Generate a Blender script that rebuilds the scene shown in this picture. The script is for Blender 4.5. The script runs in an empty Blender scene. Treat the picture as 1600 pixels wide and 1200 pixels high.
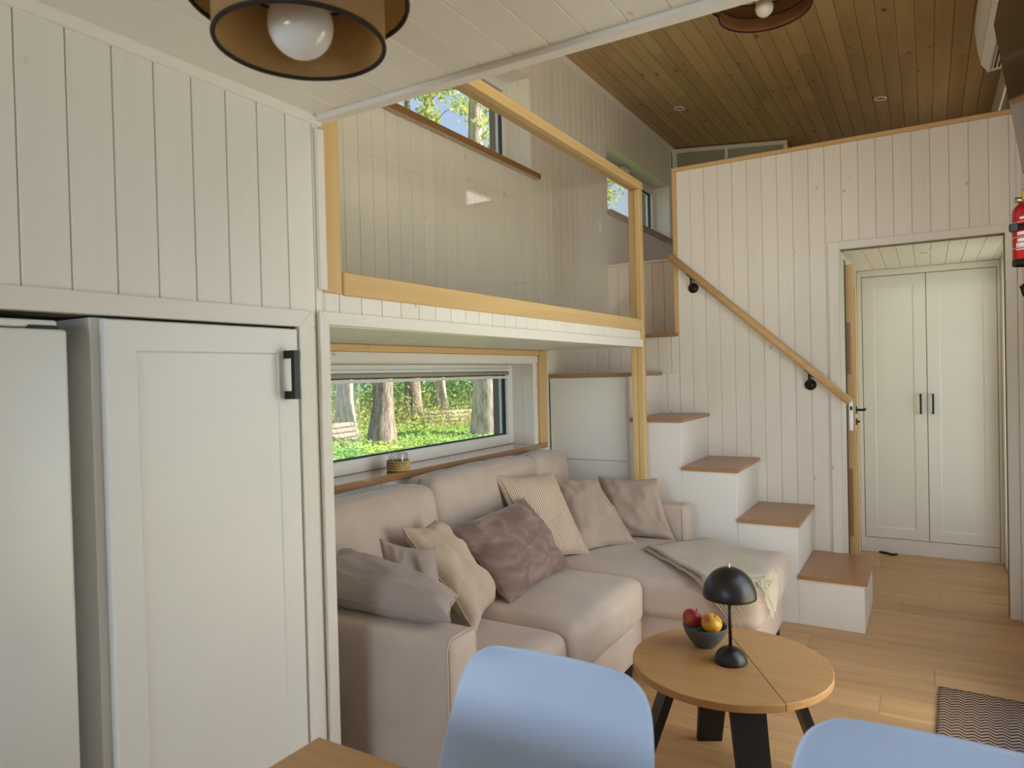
import bpy, bmesh, math, random
from mathutils import Vector, Matrix, noise
from mathutils.bvhtree import BVHTree
random.seed(7)
S = bpy.context.scene
COL = S.collection

# ------------------------------------------------------------------ camera
EYE = 1.35
FPX = 1089.376
AX = Vector((0.511, -0.024, 0.859)); AY = Vector((-0.859, 0.014, 0.511))   # world X and Y seen in camera axes (right, down, forward)
AX.normalize(); AY = (AY - AX * AX.dot(AY)).normalized()
AZ = AX.cross(AY)
if AZ.y > 0: AZ = -AZ
cam_d = bpy.data.cameras.new('camera'); cam = bpy.data.objects.new('camera', cam_d); COL.objects.link(cam)
right = Vector((AX.x, AY.x, AZ.x)); down = Vector((AX.y, AY.y, AZ.y)); fwd = Vector((AX.z, AY.z, AZ.z))
M = Matrix((( right.x, -down.x, -fwd.x, 0), (right.y, -down.y, -fwd.y, 0), (right.z, -down.z, -fwd.z, EYE), (0, 0, 0, 1)))
cam.matrix_world = M
cam_d.sensor_fit = 'HORIZONTAL'; cam_d.sensor_width = 36.0; cam_d.lens = 36.0 * FPX / 1600.0
cam_d.dof.use_dof = True; cam_d.dof.focus_distance = 3.4; cam_d.dof.aperture_fstop = 6.3
cam_d.clip_start = 0.02; cam_d.clip_end = 300
S.camera = cam

# ------------------------------------------------------------------ world, sun, added fill lamps at the windows, exposure
w = bpy.data.worlds.new('sky'); S.world = w; w.use_nodes = True
nt = w.node_tree; nt.nodes.clear()
o_ = nt.nodes.new('ShaderNodeOutputWorld'); b_ = nt.nodes.new('ShaderNodeBackground')
tc = nt.nodes.new('ShaderNodeTexCoord'); sep = nt.nodes.new('ShaderNodeSeparateXYZ'); rmp = nt.nodes.new('ShaderNodeValToRGB')
nt.links.new(tc.outputs['Generated'], sep.inputs[0]); nt.links.new(sep.outputs['Z'], rmp.inputs[0])
rmp.color_ramp.elements[0].position = 0.0; rmp.color_ramp.elements[0].color = (0.80, 0.90, 1.0, 1)
rmp.color_ramp.elements[1].position = 0.7; rmp.color_ramp.elements[1].color = (0.22, 0.50, 1.0, 1)
nt.links.new(rmp.outputs[0], b_.inputs['Color']); b_.inputs['Strength'].default_value = 1.15
nt.links.new(b_.outputs[0], o_.inputs[0])

def sun(direction_to_sun, strength, color, angle=0.02):
    d = bpy.data.lights.new('sun', 'SUN'); d.energy = strength; d.color = color; d.angle = angle
    o = bpy.data.objects.new('sun', d); COL.objects.link(o)
    o.rotation_euler = Vector(direction_to_sun).to_track_quat('Z', 'Y').to_euler(); o.location = (0, 0, 20)
sun((0.45, -0.65, 0.62), 14.0, (1.0, 0.94, 0.84))

def window_fill(name, loc, aim, sx, sy, watts, color, spread=math.pi):
    d = bpy.data.lights.new(name, 'AREA'); d.shape = 'RECTANGLE'; d.size = sx; d.size_y = sy
    d.energy = watts; d.color = color; d.spread = spread
    o = bpy.data.objects.new(name, d); COL.objects.link(o); o.location = loc
    z = -Vector(aim).normalized()
    x = Vector((0, 0, 1)).cross(z).normalized(); y = z.cross(x)
    o.rotation_euler = Matrix((x, y, z)).transposed().to_euler()
    return o
SKYC = (0.68, 0.83, 1.0); GNDC = (1.0, 0.87, 0.62); WARM = (1.0, 0.87, 0.74)
# added fill lamps, stronger than the real sky and ground light, outside: glazed door and upper window in the side wall, two end windows behind the table, loft window, entry door
window_fill('fill_glazed_door_sky', (2.55, -0.72, 1.35), (0.1, 1, -0.75), 1.3, 1.5, 25, (0.60, 0.78, 1.0))
window_fill('fill_glazed_door_ground', (2.55, -0.64, 0.85), (0.1, 1, 0.55), 1.3, 1.5, 22, GNDC)
window_fill('fill_side_upper', (1.5, -0.70, 2.72), (0, 1, -0.1), 1.4, 0.7, 17, (1.0, 0.87, 0.62))  # lamp for an added window, brightens the wall behind the loft glass
window_fill('fill_end_window_sky', (-1.95, 0.80, 1.55), (1, -0.1, -0.5), 1.1, 1.0, 44, (0.62, 0.79, 1.0))
window_fill('fill_end_window_ground', (-1.85, 0.80, 1.20), (1, -0.1, 0.3), 1.1, 1.0, 6, GNDC)
window_fill('fill_upper_end', (-1.85, 0.8, 2.72), (1, 0, 0.05), 1.9, 0.62, 62, WARM)  # lamp for an added window, brightens wooden ceiling and end wall
window_fill('fill_loft_window', (5.5, -0.75, 2.9), (0, 1, -0.35), 1.3, 0.5, 9, (1.0, 0.92, 0.86))
window_fill('fill_entry_door', (5.12, -0.66, 1.15), (0, 1, 0.0), 0.75, 1.6, 6.0, (0.94, 0.95, 1.0))

S.view_settings.view_transform = 'Standard'; S.view_settings.look = 'None'
S.view_settings.gamma = 1.0; S.view_settings.use_curve_mapping = False
S.view_settings.exposure = 0.0
S.cycles.max_bounces = 10; S.cycles.diffuse_bounces = 5; S.cycles.transparent_max_bounces = 16
S.cycles.caustics_reflective = False; S.cycles.caustics_refractive = False
S.cycles.sample_clamp_indirect = 4.0

# ------------------------------------------------------------------ materials
MATS = {}
def new_mat(name, rough=0.6, spec=0.4):
    m = bpy.data.materials.new(name); m.use_nodes = True; MATS[name] = m
    p = m.node_tree.nodes['Principled BSDF']; p.inputs['Roughness'].default_value = rough
    p.inputs['Specular IOR Level'].default_value = spec
    return m, m.node_tree, p
def N(t, kind, **kw):
    n = t.nodes.new(kind)
    for k, v in kw.items(): setattr(n, k, v)
    return n
def ramp(t, stops):
    r = N(t, 'ShaderNodeValToRGB'); e = r.color_ramp.elements
    while len(e) < len(stops): e.new(0.5)
    for el, (p, c) in zip(e, stops): el.position = p; el.color = (*c, 1)
    return r
def plain(name, color, rough=0.5, spec=0.4, metal=0.0, var=0.03, bump=0.0, bscale=200, sheen=0.0):
    m, t, p = new_mat(name, rough, spec)
    tc = N(t, 'ShaderNodeTexCoord'); nz = N(t, 'ShaderNodeTexNoise'); nz.inputs['Scale'].default_value = 6; nz.inputs['Detail'].default_value = 3
    t.links.new(tc.outputs['Object'], nz.inputs['Vector'])
    a = tuple(max(0, c * (1 - var)) for c in color); b = tuple(min(1, c * (1 + var)) for c in color)
    r = ramp(t, [(0.35, a), (0.65, b)]); t.links.new(nz.outputs['Fac'], r.inputs[0]); t.links.new(r.outputs[0], p.inputs['Base Color'])
    p.inputs['Metallic'].default_value = metal
    if sheen: p.inputs['Sheen Weight'].default_value = sheen; p.inputs['Sheen Roughness'].default_value = 0.5
    if bump:
        n2 = N(t, 'ShaderNodeTexNoise'); n2.inputs['Scale'].default_value = bscale; n2.inputs['Detail'].default_value = 2
        t.links.new(tc.outputs['Object'], n2.inputs['Vector'])
        bp = N(t, 'ShaderNodeBump'); bp.inputs['Strength'].default_value = bump; bp.inputs['Distance'].default_value = 0.002
        t.links.new(n2.outputs['Fac'], bp.inputs['Height']); t.links.new(bp.outputs[0], p.inputs['Normal'])
    return m
def wood(name, light, dark, axis='X', rough=0.5, spec=0.35, freq=14, stretch=14, contrast=0.5, tone=0.08, knots=0.0, knot_col=None, bump=0.15, knot_size=0.10):
    """grain along one object axis; every board gets its own offset and tone"""
    m, t, p = new_mat(name, rough, spec)
    tc = N(t, 'ShaderNodeTexCoord'); oi = N(t, 'ShaderNodeObjectInfo')
    add = N(t, 'ShaderNodeVectorMath', operation='ADD'); mul = N(t, 'ShaderNodeMath', operation='MULTIPLY'); mul.inputs[1].default_value = 37.0
    cmb = N(t, 'ShaderNodeCombineXYZ'); t.links.new(oi.outputs['Random'], mul.inputs[0])
    for i in range(3): t.links.new(mul.outputs[0], cmb.inputs[i])
    t.links.new(tc.outputs['Object'], add.inputs[0]); t.links.new(cmb.outputs[0], add.inputs[1])
    mp = N(t, 'ShaderNodeMapping'); sc = [freq] * 3; sc['XYZ'.index(axis)] = freq / stretch; mp.inputs['Scale'].default_value = sc
    t.links.new(add.outputs[0], mp.inputs['Vector'])
    nz = N(t, 'ShaderNodeTexNoise'); nz.inputs['Scale'].default_value = 1.0; nz.inputs['Detail'].default_value = 5; nz.inputs['Roughness'].default_value = 0.6; nz.inputs['Distortion'].default_value = 0.6
    t.links.new(mp.outputs[0], nz.inputs['Vector'])
    r = ramp(t, [(0.5 - 0.5 * contrast * 0.6, dark), (0.5 + 0.5 * contrast * 0.6, light)])
    t.links.new(nz.outputs['Fac'], r.inputs[0])
    col = r.outputs[0]
    if knots:
        vo = N(t, 'ShaderNodeTexVoronoi'); mk = N(t, 'ShaderNodeMapping'); sk = [7.0] * 3; sk['XYZ'.index(axis)] = 3.6; mk.inputs['Scale'].default_value = sk
        t.links.new(add.outputs[0], mk.inputs['Vector']); t.links.new(mk.outputs[0], vo.inputs['Vector']); vo.inputs['Scale'].default_value = 1.0
        kr = ramp(t, [(0.025, (knots,) * 3), (knot_size, (0, 0, 0))]); t.links.new(vo.outputs['Distance'], kr.inputs[0])
        mx = N(t, 'ShaderNodeMixRGB'); mx.inputs[2].default_value = (*(knot_col or tuple(c * 0.5 for c in dark)), 1)
        t.links.new(kr.outputs[0], mx.inputs[0]); t.links.new(col, mx.inputs[1]); col = mx.outputs[0]
    hs = N(t, 'ShaderNodeHueSaturation'); ma = N(t, 'ShaderNodeMath', operation='MULTIPLY_ADD'); ma.inputs[1].default_value = 2 * tone; ma.inputs[2].default_value = 1 - tone
    t.links.new(oi.outputs['Random'], ma.inputs[0]); t.links.new(ma.outputs[0], hs.inputs['Value']); t.links.new(col, hs.inputs['Color'])
    t.links.new(hs.outputs[0], p.inputs['Base Color'])
    if bump:
        bp = N(t, 'ShaderNodeBump'); bp.inputs['Strength'].default_value = bump; bp.inputs['Distance'].default_value = 0.001
        t.links.new(nz.outputs['Fac'], bp.inputs['Height']); t.links.new(bp.outputs[0], p.inputs['Normal'])
    return m
WL = (0.83, 0.79, 0.735); WD = (0.80, 0.755, 0.695); KN = (0.40, 0.34, 0.26)
for ax in 'XYZ':
    wood('paint_' + ax, WL, WD, ax, rough=0.42, freq=22, stretch=22, contrast=0.7, tone=0.025, knots=0.6, knot_col=KN, bump=0.1, knot_size=0.06)
    wood('pine_' + ax, (0.72, 0.51, 0.24), (0.62, 0.40, 0.17), ax, rough=0.4, freq=26, stretch=24, contrast=0.8, tone=0.05, knots=0.5, knot_col=(0.40, 0.22, 0.08))
    wood('oak_' + ax, (0.52, 0.295, 0.12), (0.43, 0.225, 0.082), ax, rough=0.35, freq=30, stretch=26, contrast=0.8, tone=0.06)
    wood('tread_' + ax, (0.44, 0.24, 0.115), (0.37, 0.19, 0.085), ax, rough=0.3, freq=40, stretch=30, contrast=0.8, tone=0.06)
    wood('floor_' + ax, (0.62, 0.385, 0.19), (0.42, 0.235, 0.098), ax, rough=0.34, freq=18, stretch=13, contrast=0.9, tone=0.12, knots=0.25, knot_col=(0.28, 0.16, 0.07))
    wood('ceil_' + ax, (0.56, 0.40, 0.20), (0.42, 0.285, 0.128), ax, rough=0.45, freq=16, stretch=12, contrast=0.9, tone=0.12, knots=0.95, knot_col=(0.10, 0.05, 0.015), knot_size=0.13)
for ax in 'XYZ': wood('ash_' + ax, (0.72, 0.48, 0.235), (0.62, 0.385, 0.17), ax, rough=0.35, freq=30, stretch=24, contrast=0.8, tone=0.05)
wood('sill', (0.40, 0.205, 0.085), (0.30, 0.145, 0.055), 'X', rough=0.22, spec=0.6, freq=30, stretch=20, contrast=0.8)
MATS['sill'].node_tree.nodes['Principled BSDF'].inputs['Coat Weight'].default_value = 1.0; MATS['sill'].node_tree.nodes['Principled BSDF'].inputs['Coat Roughness'].default_value = 0.06; MATS['sill'].node_tree.nodes['Principled BSDF'].inputs['Coat IOR'].default_value = 1.9
plain('gap', (0.20, 0.165, 0.12), 0.9)
plain('lacquer', (0.80, 0.785, 0.75), 0.35, var=0.01)
plain('step_white', (0.82, 0.80, 0.78), 0.42, var=0.01)
plain('fridge_white', (0.79, 0.79, 0.76), 0.28, var=0.008)
plain('pvc', (0.82, 0.81, 0.78), 0.35, var=0.01)
plain('gasket', (0.015, 0.015, 0.015), 0.5)
plain('black_metal', (0.012, 0.011, 0.011), 0.42, 0.4)
plain('black_lamp', (0.012, 0.011, 0.012), 0.36, 0.5)
plain('black_wood', (0.014, 0.012, 0.011), 0.45)
plain('sofa', (0.56, 0.455, 0.39), 0.85, 0.2, var=0.06, bump=0.25, bscale=700, sheen=0.25)
plain('linen', (0.47, 0.37, 0.305), 0.9, 0.15, var=0.05, bump=0.3, bscale=500, sheen=0.2)
plain('grey_linen', (0.41, 0.335, 0.305), 0.9, 0.15, var=0.05, bump=0.3, bscale=500, sheen=0.2)
plain('throw', (0.55, 0.475, 0.365), 0.95, 0.1, var=0.05, bump=0.5, bscale=400, sheen=0.2)
plain('fringe', (0.80, 0.72, 0.56), 0.95, 0.1)
plain('chair_shell', (0.58, 0.71, 0.97), 0.38, 0.45, var=0.01)
plain('bowl', (0.10, 0.105, 0.105), 0.4, var=0.1)
plain('steel', (0.6, 0.58, 0.55), 0.3, metal=1.0)
plain('ac_white', (0.80, 0.76, 0.68), 0.4, var=0.01)
plain('red_paint', (0.55, 0.012, 0.015), 0.25, 0.5)
plain('label_white', (0.75, 0.70, 0.68), 0.5)
plain('yellow', (0.80, 0.55, 0.03), 0.4)
plain('black_rim', (0.025, 0.014, 0.009), 0.8)
plain('spot_white', (0.85, 0.82, 0.76), 0.4)
plain('spot_glass', (0.10, 0.09, 0.08), 0.3)
plain('shade_blind', (0.42, 0.38, 0.30), 0.8)
plain('candle', (0.80, 0.78, 0.72), 0.4)
plain('jute', (0.50, 0.34, 0.14), 0.95, 0.1, var=0.35, bump=0.8, bscale=160)
plain('cabinet_pane', (0.34, 0.34, 0.28), 0.25)
plain('gap_shade', (0.05, 0.04, 0.03), 0.9)
plain('sun_block', (0.35, 0.28, 0.2), 0.9)
# velvet cushion: brushed pile in broad streaks
m, t, p = new_mat('velvet', 0.6, 0.35)
tc = N(t, 'ShaderNodeTexCoord'); mp = N(t, 'ShaderNodeMapping'); mp.inputs['Scale'].default_value = (7, 7, 16); mp.inputs['Rotation'].default_value = (0.4, 0.5, 0.6)
nz = N(t, 'ShaderNodeTexNoise'); nz.inputs['Scale'].default_value = 1; nz.inputs['Detail'].default_value = 4; nz.inputs['Distortion'].default_value = 1.2
t.links.new(tc.outputs['Object'], mp.inputs[0]); t.links.new(mp.outputs[0], nz.inputs['Vector'])
r = ramp(t, [(0.4, (0.215, 0.135, 0.115)), (0.68, (0.34, 0.235, 0.205))]); t.links.new(nz.outputs['Fac'], r.inputs[0]); t.links.new(r.outputs[0], p.inputs['Base Color'])
p.inputs['Sheen Weight'].default_value = 0.5; p.inputs['Sheen Roughness'].default_value = 0.35
def uv_bands(name, base, dark, nu, nv, amount, rough=0.9, both=False, bump=0.6, zig=False):
    """woven ribs laid out on the cloth's own UVs"""
    m, t, p = new_mat(name, rough, 0.12)
    uv = N(t, 'ShaderNodeUVMap'); sp = N(t, 'ShaderNodeSeparateXYZ'); t.links.new(uv.outputs[0], sp.inputs[0])
    def band(out, n, other=None, k=0):
        a = N(t, 'ShaderNodeMath', operation='MULTIPLY'); a.inputs[1].default_value = n * 2 * math.pi; t.links.new(out, a.inputs[0]); res = a.outputs[0]
        if other is not None:
            q = N(t, 'ShaderNodeMath', operation='MULTIPLY'); q.inputs[1].default_value = k; t.links.new(other, q.inputs[0])
            pp = N(t, 'ShaderNodeMath', operation='PINGPONG'); pp.inputs[1].default_value = 0.5; t.links.new(q.outputs[0], pp.inputs[0])
            q2 = N(t, 'ShaderNodeMath', operation='MULTIPLY'); q2.inputs[1].default_value = 10.0; t.links.new(pp.outputs[0], q2.inputs[0])
            q3 = N(t, 'ShaderNodeMath', operation='ADD'); t.links.new(res, q3.inputs[0]); t.links.new(q2.outputs[0], q3.inputs[1]); res = q3.outputs[0]
        s = N(t, 'ShaderNodeMath', operation='SINE'); t.links.new(res, s.inputs[0])
        h = N(t, 'ShaderNodeMath', operation='MULTIPLY_ADD'); h.inputs[1].default_value = 0.5; h.inputs[2].default_value = 0.5; t.links.new(s.outputs[0], h.inputs[0])
        return h.outputs[0]
    f = band(sp.outputs[0], nu, sp.outputs[1] if zig else None, nv)
    if both:
        g = band(sp.outputs[1], nv); mm = N(t, 'ShaderNodeMath', operation='MULTIPLY'); t.links.new(f, mm.inputs[0]); t.links.new(g, mm.inputs[1]); f = mm.outputs[0]
    nz = N(t, 'ShaderNodeTexNoise'); nz.inputs['Scale'].default_value = 60; nz.inputs['Detail'].default_value = 2; t.links.new(uv.outputs[0], nz.inputs['Vector'])
    ad = N(t, 'ShaderNodeMath', operation='MULTIPLY_ADD'); ad.inputs[1].default_value = 0.5; t.links.new(nz.outputs['Fac'], ad.inputs[0]); 
    sb = N(t, 'ShaderNodeMath', operation='SUBTRACT'); sb.inputs[1].default_value = 0.25; t.links.new(f, sb.inputs[0]); t.links.new(sb.outputs[0], ad.inputs[2])
    r = ramp(t, [(0.5 - amount, dark), (0.5 + amount, base)]); t.links.new(ad.outputs[0], r.inputs[0]); t.links.new(r.outputs[0], p.inputs['Base Color'])
    bp = N(t, 'ShaderNodeBump'); bp.inputs['Strength'].default_value = bump; bp.inputs['Distance'].default_value = 0.003
    t.links.new(f, bp.inputs['Height']); t.links.new(bp.outputs[0], p.inputs['Normal'])
    return m
uv_bands('ribbed', (0.76, 0.63, 0.53), (0.44, 0.315, 0.235), 30, 1, 0.30)
uv_bands('knit', (0.74, 0.61, 0.50), (0.57, 0.45, 0.355), 60, 60, 0.45, both=True, bump=0.4)
uv_bands('rug', (0.40, 0.285, 0.22), (0.075, 0.04, 0.028), 42, 22, 0.12, zig=True)
def burlap(name, base, dark, weave):
    m = uv_bands(name, base, dark, weave, weave * 0.32, 0.35, both=True, bump=0.4)
    t = m.node_tree; p = t.nodes['Principled BSDF']; out = t.nodes['Material Output']
    tr = N(t, 'ShaderNodeBsdfTranslucent'); tr.inputs[0].default_value = (*base, 1)
    mx = N(t, 'ShaderNodeMixShader'); mx.inputs[0].default_value = 0.35
    t.links.new(p.outputs[0], mx.inputs[1]); t.links.new(tr.outputs[0], mx.inputs[2]); t.links.new(mx.outputs[0], out.inputs[0])
burlap('burlap', (0.86, 0.63, 0.33), (0.34, 0.20, 0.09), 210)
burlap('linen_shade', (0.44, 0.24, 0.12), (0.33, 0.17, 0.08), 150)
def glass(name, tint, gloss, rough=0.0):
    m = bpy.data.materials.new(name); m.use_nodes = True; MATS[name] = m; t = m.node_tree; t.nodes.clear()
    o = N(t, 'ShaderNodeOutputMaterial'); tr = N(t, 'ShaderNodeBsdfTransparent'); tr.inputs[0].default_value = (*tint, 1)
    gl = N(t, 'ShaderNodeBsdfGlossy'); gl.inputs['Roughness'].default_value = rough
    lw = N(t, 'ShaderNodeLayerWeight'); lw.inputs[0].default_value = 0.5          # Schlick: reflects more at grazing angles
    pw = N(t, 'ShaderNodeMath', operation='POWER'); pw.inputs[1].default_value = 5.0; t.links.new(lw.outputs['Facing'], pw.inputs[0])
    sc = N(t, 'ShaderNodeMath', operation='MULTIPLY_ADD'); sc.inputs[1].default_value = 0.96; sc.inputs[2].default_value = 0.04; t.links.new(pw.outputs[0], sc.inputs[0])
    ml = N(t, 'ShaderNodeMath', operation='MULTIPLY'); ml.inputs[1].default_value = gloss; t.links.new(sc.outputs[0], ml.inputs[0])
    mx = N(t, 'ShaderNodeMixShader'); t.links.new(ml.outputs[0], mx.inputs[0]); t.links.new(tr.outputs[0], mx.inputs[1]); t.links.new(gl.outputs[0], mx.inputs[2])
    t.links.new(mx.outputs[0], o.inputs[0])
glass('pane', (0.97, 0.98, 0.97), 0.8)
glass('rail_glass', (0.965, 0.962, 0.945), 0.9)
glass('jar_glass', (0.90, 0.92, 0.92), 2.0)
m, t, p = new_mat('opal', 0.12, 0.6); p.inputs['Base Color'].default_value = (0.80, 0.77, 0.76, 1)
m, t, p = new_mat('screen', 0.10, 0.35); p.inputs['Base Color'].default_value = (0.012, 0.009, 0.006, 1)
def apple_mat(name, c1, c2, c3):
    m, t, p = new_mat(name, 0.3, 0.5); tc = N(t, 'ShaderNodeTexCoord'); nz = N(t, 'ShaderNodeTexNoise'); nz.inputs['Scale'].default_value = 22; nz.inputs['Detail'].default_value = 3
    t.links.new(tc.outputs['Object'], nz.inputs['Vector']); r = ramp(t, [(0.36, c1), (0.5, c2), (0.64, c3)]); t.links.new(nz.outputs['Fac'], r.inputs[0]); t.links.new(r.outputs[0], p.inputs['Base Color'])
apple_mat('apple_red', (0.30, 0.012, 0.02), (0.40, 0.03, 0.03), (0.48, 0.10, 0.05))
apple_mat('apple_yellow', (0.70, 0.42, 0.02), (0.66, 0.36, 0.03), (0.62, 0.13, 0.05))
def leaf_mat(name, c1, c2, tl):
    m = bpy.data.materials.new(name); m.use_nodes = True; MATS[name] = m; t = m.node_tree; t.nodes.clear()
    o = N(t, 'ShaderNodeOutputMaterial'); d = N(t, 'ShaderNodeBsdfDiffuse'); tr = N(t, 'ShaderNodeBsdfTranslucent'); mx = N(t, 'ShaderNodeMixShader'); mx.inputs[0].default_value = tl
    gm = N(t, 'ShaderNodeTexCoord'); nz = N(t, 'ShaderNodeTexNoise'); nz.inputs['Scale'].default_value = 0.9; nz.inputs['Detail'].default_value = 4
    t.links.new(gm.outputs['Object'], nz.inputs['Vector']); r = ramp(t, [(0.35, c1), (0.65, c2)]); t.links.new(nz.outputs['Fac'], r.inputs[0])
    t.links.new(r.outputs[0], d.inputs[0]); t.links.new(r.outputs[0], tr.inputs[0]); t.links.new(d.outputs[0], mx.inputs[1]); t.links.new(tr.outputs[0], mx.inputs[2]); t.links.new(mx.outputs[0], o.inputs[0])
leaf_mat('leaf_spring', (0.38, 0.50, 0.10), (0.65, 0.66, 0.22), 0.5)
leaf_mat('leaf_green', (0.20, 0.38, 0.12), (0.46, 0.58, 0.24), 0.4)
leaf_mat('leaf_ground', (0.22, 0.44, 0.12), (0.55, 0.64, 0.18), 0.4)
leaf_mat('reed', (0.48, 0.34, 0.16), (0.60, 0.50, 0.24), 0.3)
plain('soil', (0.20, 0.24, 0.08), 0.95, var=0.3)
def bark(name, a, b):
    m, t, p = new_mat(name, 0.95, 0.1); tc = N(t, 'ShaderNodeTexCoord'); mp = N(t, 'ShaderNodeMapping'); mp.inputs['Scale'].default_value = (9, 9, 2.2)
    nz = N(t, 'ShaderNodeTexNoise'); nz.inputs['Scale'].default_value = 1; nz.inputs['Detail'].default_value = 6; nz.inputs['Roughness'].default_value = 0.7
    t.links.new(tc.outputs['Object'], mp.inputs[0]); t.links.new(mp.outputs[0], nz.inputs['Vector'])
    r = ramp(t, [(0.38, a), (0.6, b)]); t.links.new(nz.outputs['Fac'], r.inputs[0]); t.links.new(r.outputs[0], p.inputs['Base Color'])
    bp = N(t, 'ShaderNodeBump'); bp.inputs['Distance'].default_value = 0.05; t.links.new(nz.outputs['Fac'], bp.inputs['Height']); t.links.new(bp.outputs[0], p.inputs['Normal'])
bark('bark_dark', (0.15, 0.11, 0.09), (0.42, 0.33, 0.27)); bark('bark_pale', (0.34, 0.26, 0.20), (0.72, 0.60, 0.48))

# ------------------------------------------------------------------ builders
def link(name, me, mat, parent=None, loc=(0, 0, 0), smooth=False):
    o = bpy.data.objects.new(name, me); COL.objects.link(o); o.location = loc
    if parent is not None: o.parent = parent
    if mat and not me.materials: me.materials.append(MATS[mat])
    if smooth: me.shade_smooth()
    return o
def tag(o, label=None, cat=None, group=None, kind=None):
    if label: o['label'] = label
    if cat: o['category'] = cat
    if group: o['group'] = group
    if kind: o['kind'] = kind
    return o
def empty(name, loc=(0, 0, 0), rz=0.0):
    o = bpy.data.objects.new(name, None); COL.objects.link(o); o.location = loc; o.rotation_euler = (0, 0, rz); o.empty_display_size = 0.05
    return o
_cache = {}
def box_mesh(dx, dy, dz, bev, seg, mat):
    key = (round(dx, 4), round(dy, 4), round(dz, 4), bev, seg, mat)
    if key in _cache: return _cache[key]
    bm = bmesh.new(); bmesh.ops.create_cube(bm, size=1.0)
    for v in bm.verts: v.co = Vector((v.co.x * dx, v.co.y * dy, v.co.z * dz))
    if bev > 0: bmesh.ops.bevel(bm, geom=list(bm.edges), offset=bev, segments=seg, profile=0.5, affect='EDGES')
    me = bpy.data.meshes.new('box'); bm.to_mesh(me); bm.free()
    if seg > 1: me.shade_smooth()
    me.materials.append(MATS[mat]); _cache[key] = me
    return me
def box(name, x0, x1, y0, y1, z0, z1, mat, parent=None, bev=0.0, seg=1):
    ploc = parent.location if parent is not None else Vector((0, 0, 0))
    if parent is not None and parent.parent is not None: ploc = ploc + parent.parent.location
    c = Vector(((x0 + x1) / 2, (y0 + y1) / 2, (z0 + z1) / 2)) - ploc
    return link(name, box_mesh(abs(x1 - x0), abs(y1 - y0), abs(z1 - z0), bev, seg, mat), None, parent, c)
def boxes_mesh(name, boxes, mat, parent=None):
    V = []; F = []
    for (x0, x1, y0, y1, z0, z1) in boxes:
        b = len(V); V += [(x0, y0, z0), (x1, y0, z0), (x1, y1, z0), (x0, y1, z0), (x0, y0, z1), (x1, y0, z1), (x1, y1, z1), (x0, y1, z1)]
        F += [tuple(b + i for i in f) for f in ((0, 3, 2, 1), (4, 5, 6, 7), (0, 1, 5, 4), (1, 2, 6, 5), (2, 3, 7, 6), (3, 0, 4, 7))]
    me = bpy.data.meshes.new(name); me.from_pydata(V, [], F); return link(name, me, mat, parent)
def wall_cells(a0, a1, b0, b1, holes):
    As = sorted({a0, a1, *[min(max(h[i], a0), a1) for h in holes for i in (0, 1)]}); Bs = sorted({b0, b1, *[min(max(h[i], b0), b1) for h in holes for i in (2, 3)]})
    out = []
    for i in range(len(As) - 1):
        for j in range(len(Bs) - 1):
            ca, cb = (As[i] + As[i + 1]) / 2, (Bs[j] + Bs[j + 1]) / 2
            if any(h[0] < ca < h[1] and h[2] < cb < h[3] for h in holes): continue
            out.append((As[i], As[i + 1], Bs[j], Bs[j + 1]))
    return out
def strips(a0, a1, first_seam, pitch):
    k0 = math.ceil((a0 - first_seam) / pitch - 1e-6); s = [first_seam + k * pitch for k in range(k0, k0 + 400) if a0 + 0.004 < first_seam + k * pitch < a1 - 0.004]
    e = [a0, *s, a1]; return list(zip(e[:-1], e[1:]))
def split_range(a0, a1, b0, b1, holes):
    """rectangles (a, b ranges) left of one board after cutting the openings out of it"""
    cells = sorted(wall_cells(a0, a1, b0, b1, [h for h in holes if h[1] > a0 + 1e-4 and h[0] < a1 - 1e-4]), key=lambda c: (c[2], c[3], c[0])); out = []
    for c in cells:
        if out and out[-1][2:] == c[2:] and abs(out[-1][1] - c[0]) < 1e-6: out[-1] = (out[-1][0], c[1], c[2], c[3])
        else: out.append(c)
    return out
GAP = 0.0009
PITCH = 0.0883
def revolve(name, prof, mat, parent=None, loc=(0, 0, 0), n=40, smooth=True, uv=False):
    V = []; F = []
    for (r, z) in prof:
        for k in range(n): a = 2 * math.pi * k / n; V.append((r * math.cos(a), r * math.sin(a), z))
    for i in range(len(prof) - 1):
        for k in range(n): k2 = (k + 1) % n; F.append((i * n + k, i * n + k2, (i + 1) * n + k2, (i + 1) * n + k))
    me = bpy.data.meshes.new(name); me.from_pydata(V, [], F)
    if uv:
        L = me.uv_layers.new(name='UVMap')
        for fi, poly in enumerate(me.polygons):
            i, k = divmod(fi, n)
            for li, (uu, vv) in zip(poly.loop_indices, ((k, i), (k + 1, i), (k + 1, i + 1), (k, i + 1))): L.data[li].uv = (uu / n, vv / (len(prof) - 1))
    bm = bmesh.new(); bm.from_mesh(me); bmesh.ops.remove_doubles(bm, verts=bm.verts, dist=1e-6)
    bmesh.ops.recalc_face_normals(bm, faces=bm.faces); bm.to_mesh(me); bm.free()
    return link(name, me, mat, parent, loc, smooth)
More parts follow.
